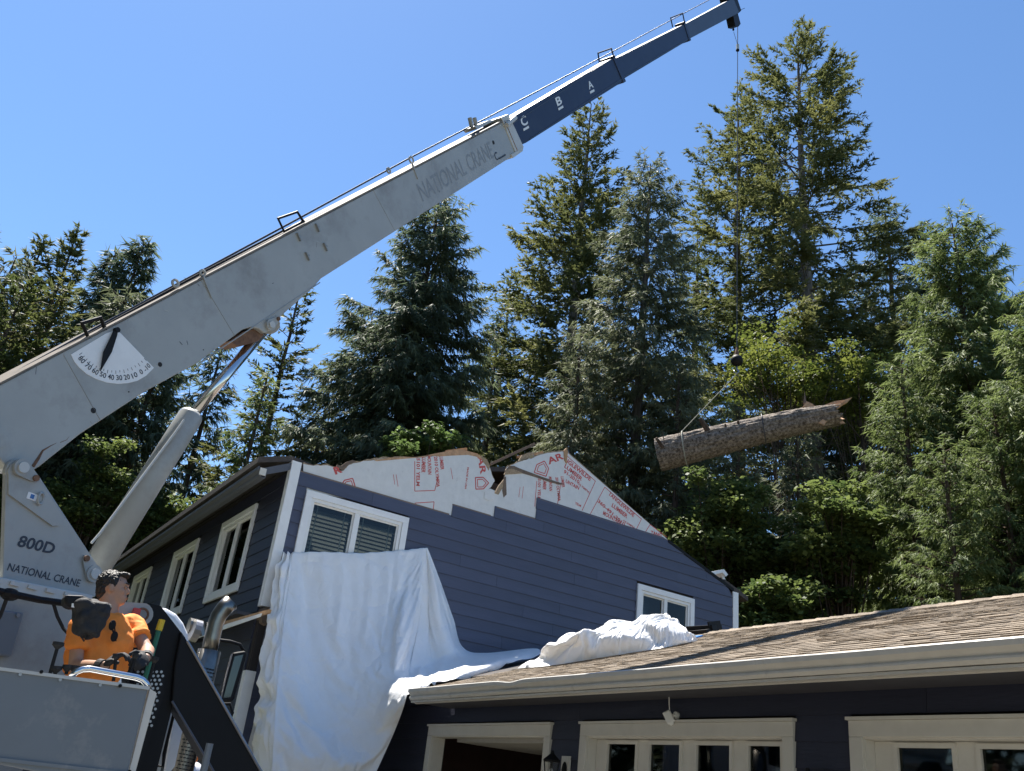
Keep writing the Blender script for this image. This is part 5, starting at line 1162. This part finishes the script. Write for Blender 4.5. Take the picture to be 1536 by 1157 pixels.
def maple(px, py, D, wpx, hpx, m, label, seed, nclump=46, per=330, leaf=.12, grp='broadleaf trees and shrubs'):
    """broadleaf crown centred on a pixel at distance D; wpx/hpx half sizes"""
    rs = np.random.RandomState(seed); d = ray(px, py); c = C+d*(D/math.hypot(d[0], d[1])); sc = np.linalg.norm(c-C)/FPX; rw, rh = wpx*sc, hpx*sc
    base = np.array([c[0]+rs.normal()*.2, c[1]+rs.normal()*.2, 0]); tr = root('maple_tree' if c[2]+rh > 3.2 else 'shrub', base, label, 'tree' if c[2]+rh > 3.2 else 'shrub', grp)
    nclump = int(nclump*1.5); cen = c+np.clip(rs.normal(size=(nclump, 3))*.52, -1.25, 1.25)*np.array([rw, rw, rh])*1.1
    cen[:, 2] = np.maximum(cen[:, 2], .4)
    top_t = np.array([c[0], c[1], c[2]-.1*rh]); zt = np.linspace(0, 1, 7); st_ = base+(top_t-base)*zt[:, None]+rs.normal(size=(7, 3))*.12*np.array([1, 1, 0]); st_[0] = base
    tv, tf = tube(list(st_), list(.11*(1-.7*zt)*max(.5, rw/3)), 9); fk = rs.rand(nclump)*.6+.35; at_ = base+(top_t-base)*fk[:, None]
    lv_, lf_ = limbs(at_, (at_+cen)/2+np.array([0, 0, .15]), cen, np.full(nclump, .035), np.full(nclump, .008))
    fastmesh('trunk', np.concatenate([np.array(tv), lv_]), np.concatenate([np.array([x for x in tf if len(x) == 4]), lf_+len(tv)]), 'bark_brown', tr)
    cr_ = (.12+.26*rs.rand(nclump)**1.5)*min(rw, rh)+.16; per = int(per*.7); ci = np.repeat(np.arange(nclump), per); n = len(ci)
    v = rs.normal(size=(n, 3)); v /= np.linalg.norm(v, axis=1, keepdims=True); v *= (rs.rand(n)**.45)[:, None]; 
    lay = np.round(v[:, 2]*3)/3; v[:, 2] = lay*.7+v[:, 2]*.3
    P = cen[ci]+v*cr_[ci][:, None]*np.array([1.4, 1.4, .62])+rs.normal(size=(n, 3))*.05; P[:, 2] = np.maximum(P[:, 2], .08)
    az = rs.rand(n)*6.283; tl_ = -.35+.5*rs.normal(size=n)*.7; D_ = np.stack([np.cos(az)*np.cos(tl_), np.sin(az)*np.cos(tl_), np.sin(tl_)], 1)
    fl = np.cross(D_, [0, 0, 1.0]); fl /= np.maximum(np.linalg.norm(fl, axis=1, keepdims=True), 1e-6); Wv = fl+rs.normal(size=(n, 3))*.35; Wv -= D_*(Wv*D_).sum(1, keepdims=True); Wv /= np.linalg.norm(Wv, axis=1, keepdims=True)
    LB = leaf*(.45+1.1*rs.rand(n)**1.5); V, Q = blades(P, D_, Wv, LB, LB*.42)
    tint = np.clip(rs.rand(nclump)[ci]*.5+.5*rs.rand(n), 0, 1); fastmesh('crown', V, Q, m, tr, tint); return tr
# left of the house
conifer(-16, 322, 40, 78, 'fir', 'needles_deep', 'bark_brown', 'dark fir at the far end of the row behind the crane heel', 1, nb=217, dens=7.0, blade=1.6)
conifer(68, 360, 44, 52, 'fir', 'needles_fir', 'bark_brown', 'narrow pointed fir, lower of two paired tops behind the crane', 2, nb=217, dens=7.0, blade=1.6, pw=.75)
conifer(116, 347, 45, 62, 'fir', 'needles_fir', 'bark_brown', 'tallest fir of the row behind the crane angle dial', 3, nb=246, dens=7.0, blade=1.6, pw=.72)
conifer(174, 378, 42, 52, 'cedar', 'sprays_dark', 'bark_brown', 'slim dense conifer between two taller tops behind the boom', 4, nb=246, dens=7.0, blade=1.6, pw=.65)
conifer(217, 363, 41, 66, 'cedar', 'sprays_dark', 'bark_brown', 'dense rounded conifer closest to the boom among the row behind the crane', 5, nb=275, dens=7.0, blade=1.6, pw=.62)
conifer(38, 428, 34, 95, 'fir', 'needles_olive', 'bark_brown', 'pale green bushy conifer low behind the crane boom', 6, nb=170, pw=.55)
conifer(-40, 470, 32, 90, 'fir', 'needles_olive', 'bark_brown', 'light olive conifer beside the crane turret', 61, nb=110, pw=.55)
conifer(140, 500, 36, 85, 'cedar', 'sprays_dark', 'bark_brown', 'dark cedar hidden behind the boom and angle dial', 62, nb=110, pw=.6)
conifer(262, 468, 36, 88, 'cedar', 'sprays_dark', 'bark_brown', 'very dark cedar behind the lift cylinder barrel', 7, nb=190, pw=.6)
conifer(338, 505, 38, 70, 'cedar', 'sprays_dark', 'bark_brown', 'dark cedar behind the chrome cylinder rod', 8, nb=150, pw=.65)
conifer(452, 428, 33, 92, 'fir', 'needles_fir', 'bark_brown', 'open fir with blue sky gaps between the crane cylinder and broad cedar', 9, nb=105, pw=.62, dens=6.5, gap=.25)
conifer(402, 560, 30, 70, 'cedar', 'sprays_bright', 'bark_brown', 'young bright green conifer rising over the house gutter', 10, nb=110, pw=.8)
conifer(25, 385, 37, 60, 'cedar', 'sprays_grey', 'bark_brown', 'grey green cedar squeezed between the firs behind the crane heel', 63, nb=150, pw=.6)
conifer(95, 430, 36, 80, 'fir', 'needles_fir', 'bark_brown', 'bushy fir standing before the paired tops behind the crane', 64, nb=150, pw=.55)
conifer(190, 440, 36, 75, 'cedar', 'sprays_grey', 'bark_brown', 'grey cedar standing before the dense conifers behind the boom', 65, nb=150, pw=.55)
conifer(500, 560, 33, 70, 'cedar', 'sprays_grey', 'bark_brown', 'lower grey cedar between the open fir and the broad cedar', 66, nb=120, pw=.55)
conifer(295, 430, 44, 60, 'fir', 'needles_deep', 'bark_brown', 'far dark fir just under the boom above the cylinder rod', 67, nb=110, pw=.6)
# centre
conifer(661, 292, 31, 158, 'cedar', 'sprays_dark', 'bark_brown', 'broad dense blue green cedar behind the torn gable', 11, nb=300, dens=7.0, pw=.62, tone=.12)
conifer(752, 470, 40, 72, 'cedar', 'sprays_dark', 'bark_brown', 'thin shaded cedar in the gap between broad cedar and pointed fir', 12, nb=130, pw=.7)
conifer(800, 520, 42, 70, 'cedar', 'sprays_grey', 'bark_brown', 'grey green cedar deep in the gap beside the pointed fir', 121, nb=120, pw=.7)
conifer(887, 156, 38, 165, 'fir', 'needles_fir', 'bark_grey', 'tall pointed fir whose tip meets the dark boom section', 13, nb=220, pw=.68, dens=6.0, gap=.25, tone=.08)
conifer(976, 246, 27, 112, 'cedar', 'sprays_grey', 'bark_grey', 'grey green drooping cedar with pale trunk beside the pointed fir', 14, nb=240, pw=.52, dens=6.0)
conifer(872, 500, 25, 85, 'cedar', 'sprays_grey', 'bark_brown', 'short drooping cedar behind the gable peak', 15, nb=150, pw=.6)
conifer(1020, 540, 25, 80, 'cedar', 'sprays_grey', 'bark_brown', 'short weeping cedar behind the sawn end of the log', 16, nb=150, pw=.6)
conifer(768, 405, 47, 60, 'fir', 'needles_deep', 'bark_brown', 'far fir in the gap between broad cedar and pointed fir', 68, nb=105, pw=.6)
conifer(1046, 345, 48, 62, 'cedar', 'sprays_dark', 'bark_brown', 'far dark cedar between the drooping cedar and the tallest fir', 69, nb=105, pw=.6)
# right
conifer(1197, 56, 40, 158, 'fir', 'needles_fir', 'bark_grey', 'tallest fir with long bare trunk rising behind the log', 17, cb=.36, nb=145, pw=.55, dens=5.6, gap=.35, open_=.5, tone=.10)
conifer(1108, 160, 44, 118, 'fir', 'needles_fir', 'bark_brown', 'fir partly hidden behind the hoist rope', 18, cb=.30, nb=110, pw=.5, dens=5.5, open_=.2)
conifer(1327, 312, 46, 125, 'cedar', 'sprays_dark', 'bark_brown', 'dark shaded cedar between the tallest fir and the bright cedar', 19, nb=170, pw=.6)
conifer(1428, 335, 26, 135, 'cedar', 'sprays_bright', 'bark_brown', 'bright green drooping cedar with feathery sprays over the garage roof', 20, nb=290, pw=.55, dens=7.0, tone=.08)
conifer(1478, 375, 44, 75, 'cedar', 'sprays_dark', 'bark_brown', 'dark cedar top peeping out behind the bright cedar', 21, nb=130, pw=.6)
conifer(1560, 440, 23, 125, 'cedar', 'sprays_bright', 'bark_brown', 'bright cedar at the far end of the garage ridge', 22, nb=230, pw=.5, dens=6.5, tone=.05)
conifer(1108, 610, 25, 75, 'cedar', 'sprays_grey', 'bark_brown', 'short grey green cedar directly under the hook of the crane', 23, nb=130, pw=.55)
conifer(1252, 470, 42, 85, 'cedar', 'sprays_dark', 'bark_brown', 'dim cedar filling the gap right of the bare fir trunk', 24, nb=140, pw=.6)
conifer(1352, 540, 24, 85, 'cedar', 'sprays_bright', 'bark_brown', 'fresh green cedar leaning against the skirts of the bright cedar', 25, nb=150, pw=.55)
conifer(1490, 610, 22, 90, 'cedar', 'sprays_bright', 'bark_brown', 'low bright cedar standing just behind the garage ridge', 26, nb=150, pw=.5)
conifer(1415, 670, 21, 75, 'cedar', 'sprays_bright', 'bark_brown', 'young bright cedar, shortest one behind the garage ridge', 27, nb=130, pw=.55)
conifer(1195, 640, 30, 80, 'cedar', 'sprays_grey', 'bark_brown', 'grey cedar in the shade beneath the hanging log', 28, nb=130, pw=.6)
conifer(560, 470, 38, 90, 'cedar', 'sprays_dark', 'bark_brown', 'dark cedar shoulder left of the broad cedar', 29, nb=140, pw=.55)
# broadleaf trees
maple(1178, 565, 33, 88, 46, 'leaves_yellow', 'yellow green maple crown right behind the hanging log', 31, 40, 260)
maple(1290, 590, 34, 60, 46, 'leaves_yellow', 'small yellow green maple crown beside the splintered log end', 32, 28, 240)
maple(1090, 800, 24, 60, 60, 'leaves_green', 'dark leafy maple under the hanging log behind the house corner', 33, 60)
maple(1262, 810, 23, 38, 58, 'leaves_green', 'sunlit leafy maple rising right above the garage ridge', 35, 46)
maple(1180, 870, 24, 55, 45, 'leaves_green', 'deep green maple between the house corner and the garage ridge', 36, 48)
maple(1140, 918, 22, 45, 28, 'leaves_green', 'low bush touching the garage ridge by the house corner', 38, 28)
maple(632, 680, 27, 55, 20, 'leaves_bright', 'bright green young foliage just above the torn wrap', 39, 26)
maple(140, 735, 33, 45, 50, 'leaves_green', 'sunlit broadleaf tree behind the lift cylinder', 40, 40)
maple(235, 790, 34, 40, 45, 'leaves_green', 'leafy shrub tree just above the house gutter', 41, 30)
# the wood across the yard, on the shaded side of the house
def wood(spots, H0, H1, R, n, L0, W0, seed):
    rs = np.random.RandomState(seed); PV = []; PQ = []; PT = []; k0 = 0
    for (x, y) in spots:
        Hh = H0+rs.rand()*(H1-H0); t = rs.rand(n)**.8; r = R*(1-t)**.7*(.25+.75*rs.rand(n)**.5)+.15; a = rs.rand(n)*6.283
        P = np.stack([x+r*np.cos(a), y+r*np.sin(a), .5+t*Hh], 1); D_ = np.stack([np.cos(a), np.sin(a), -.5+.4*rs.normal(size=n)], 1); D_ /= np.linalg.norm(D_, axis=1, keepdims=True)
        V, Q = shards(P, D_, perp(D_, rs), L0*(.7+.6*rs.rand(n)), W0*(.7+.6*rs.rand(n))); PV.append(V); PQ.append(Q+k0); k0 += len(V); PT.append(rs.rand(n))
    return np.concatenate(PV), np.concatenate(PQ), np.concatenate(PT)
V, Q, tt = wood([(-26+3.2*i, -13.5-(i % 3)*2.6) for i in range(16)], 22, 28, 3.6, 2600, .9, .20, 5)
fastmesh('yard_wood', V, Q, 'sprays_dark', None, tt, kind='stuff', label='tall dense conifer wood standing across the yard', category='wood')
# distant wood that closes the gaps low down
rs = np.random.RandomState(77); PV = []; PQ = []; PT = []; k0 = 0
for i in range(70):
    az = math.radians(-14+100*(i+rs.rand())/70); D = 62+rs.rand()*26; c = np.array([C[0]-math.cos(az)*D, C[1]+math.sin(az)*D, 0]); Hh = 13+rs.rand()*7; n = 1500
    t = rs.rand(n)**.8; r = 3.2*(1-t)**.8*(.3+.7*rs.rand(n)**.5)+.15; a = rs.rand(n)*6.283; P = np.stack([c[0]+r*np.cos(a), c[1]+r*np.sin(a), .5+t*Hh], 1)
    D_ = np.stack([np.cos(a), np.sin(a), -.5+.4*rs.normal(size=n)], 1); D_ /= np.linalg.norm(D_, axis=1, keepdims=True); W_ = perp(D_, rs); V, Q = shards(P, D_, W_, .6+.6*rs.rand(n), .14+.12*rs.rand(n)); PV.append(V); PQ.append(Q+k0); k0 += len(V); PT.append(rs.rand(n))
print('TRIS', sum(sum(len(p.vertices)-2 for p in o.data.polygons) if len(o.data.polygons) < 5000 else len(o.data.loops)-2*len(o.data.polygons) for o in {q.data: q for q in bpy.data.objects if q.type == 'MESH'}.values()))
fastmesh('distant_wood', np.concatenate(PV), np.concatenate(PQ), 'sprays_dark', None, np.concatenate(PT), kind='stuff', label='distant dark conifer wood far behind the house', category='wood')
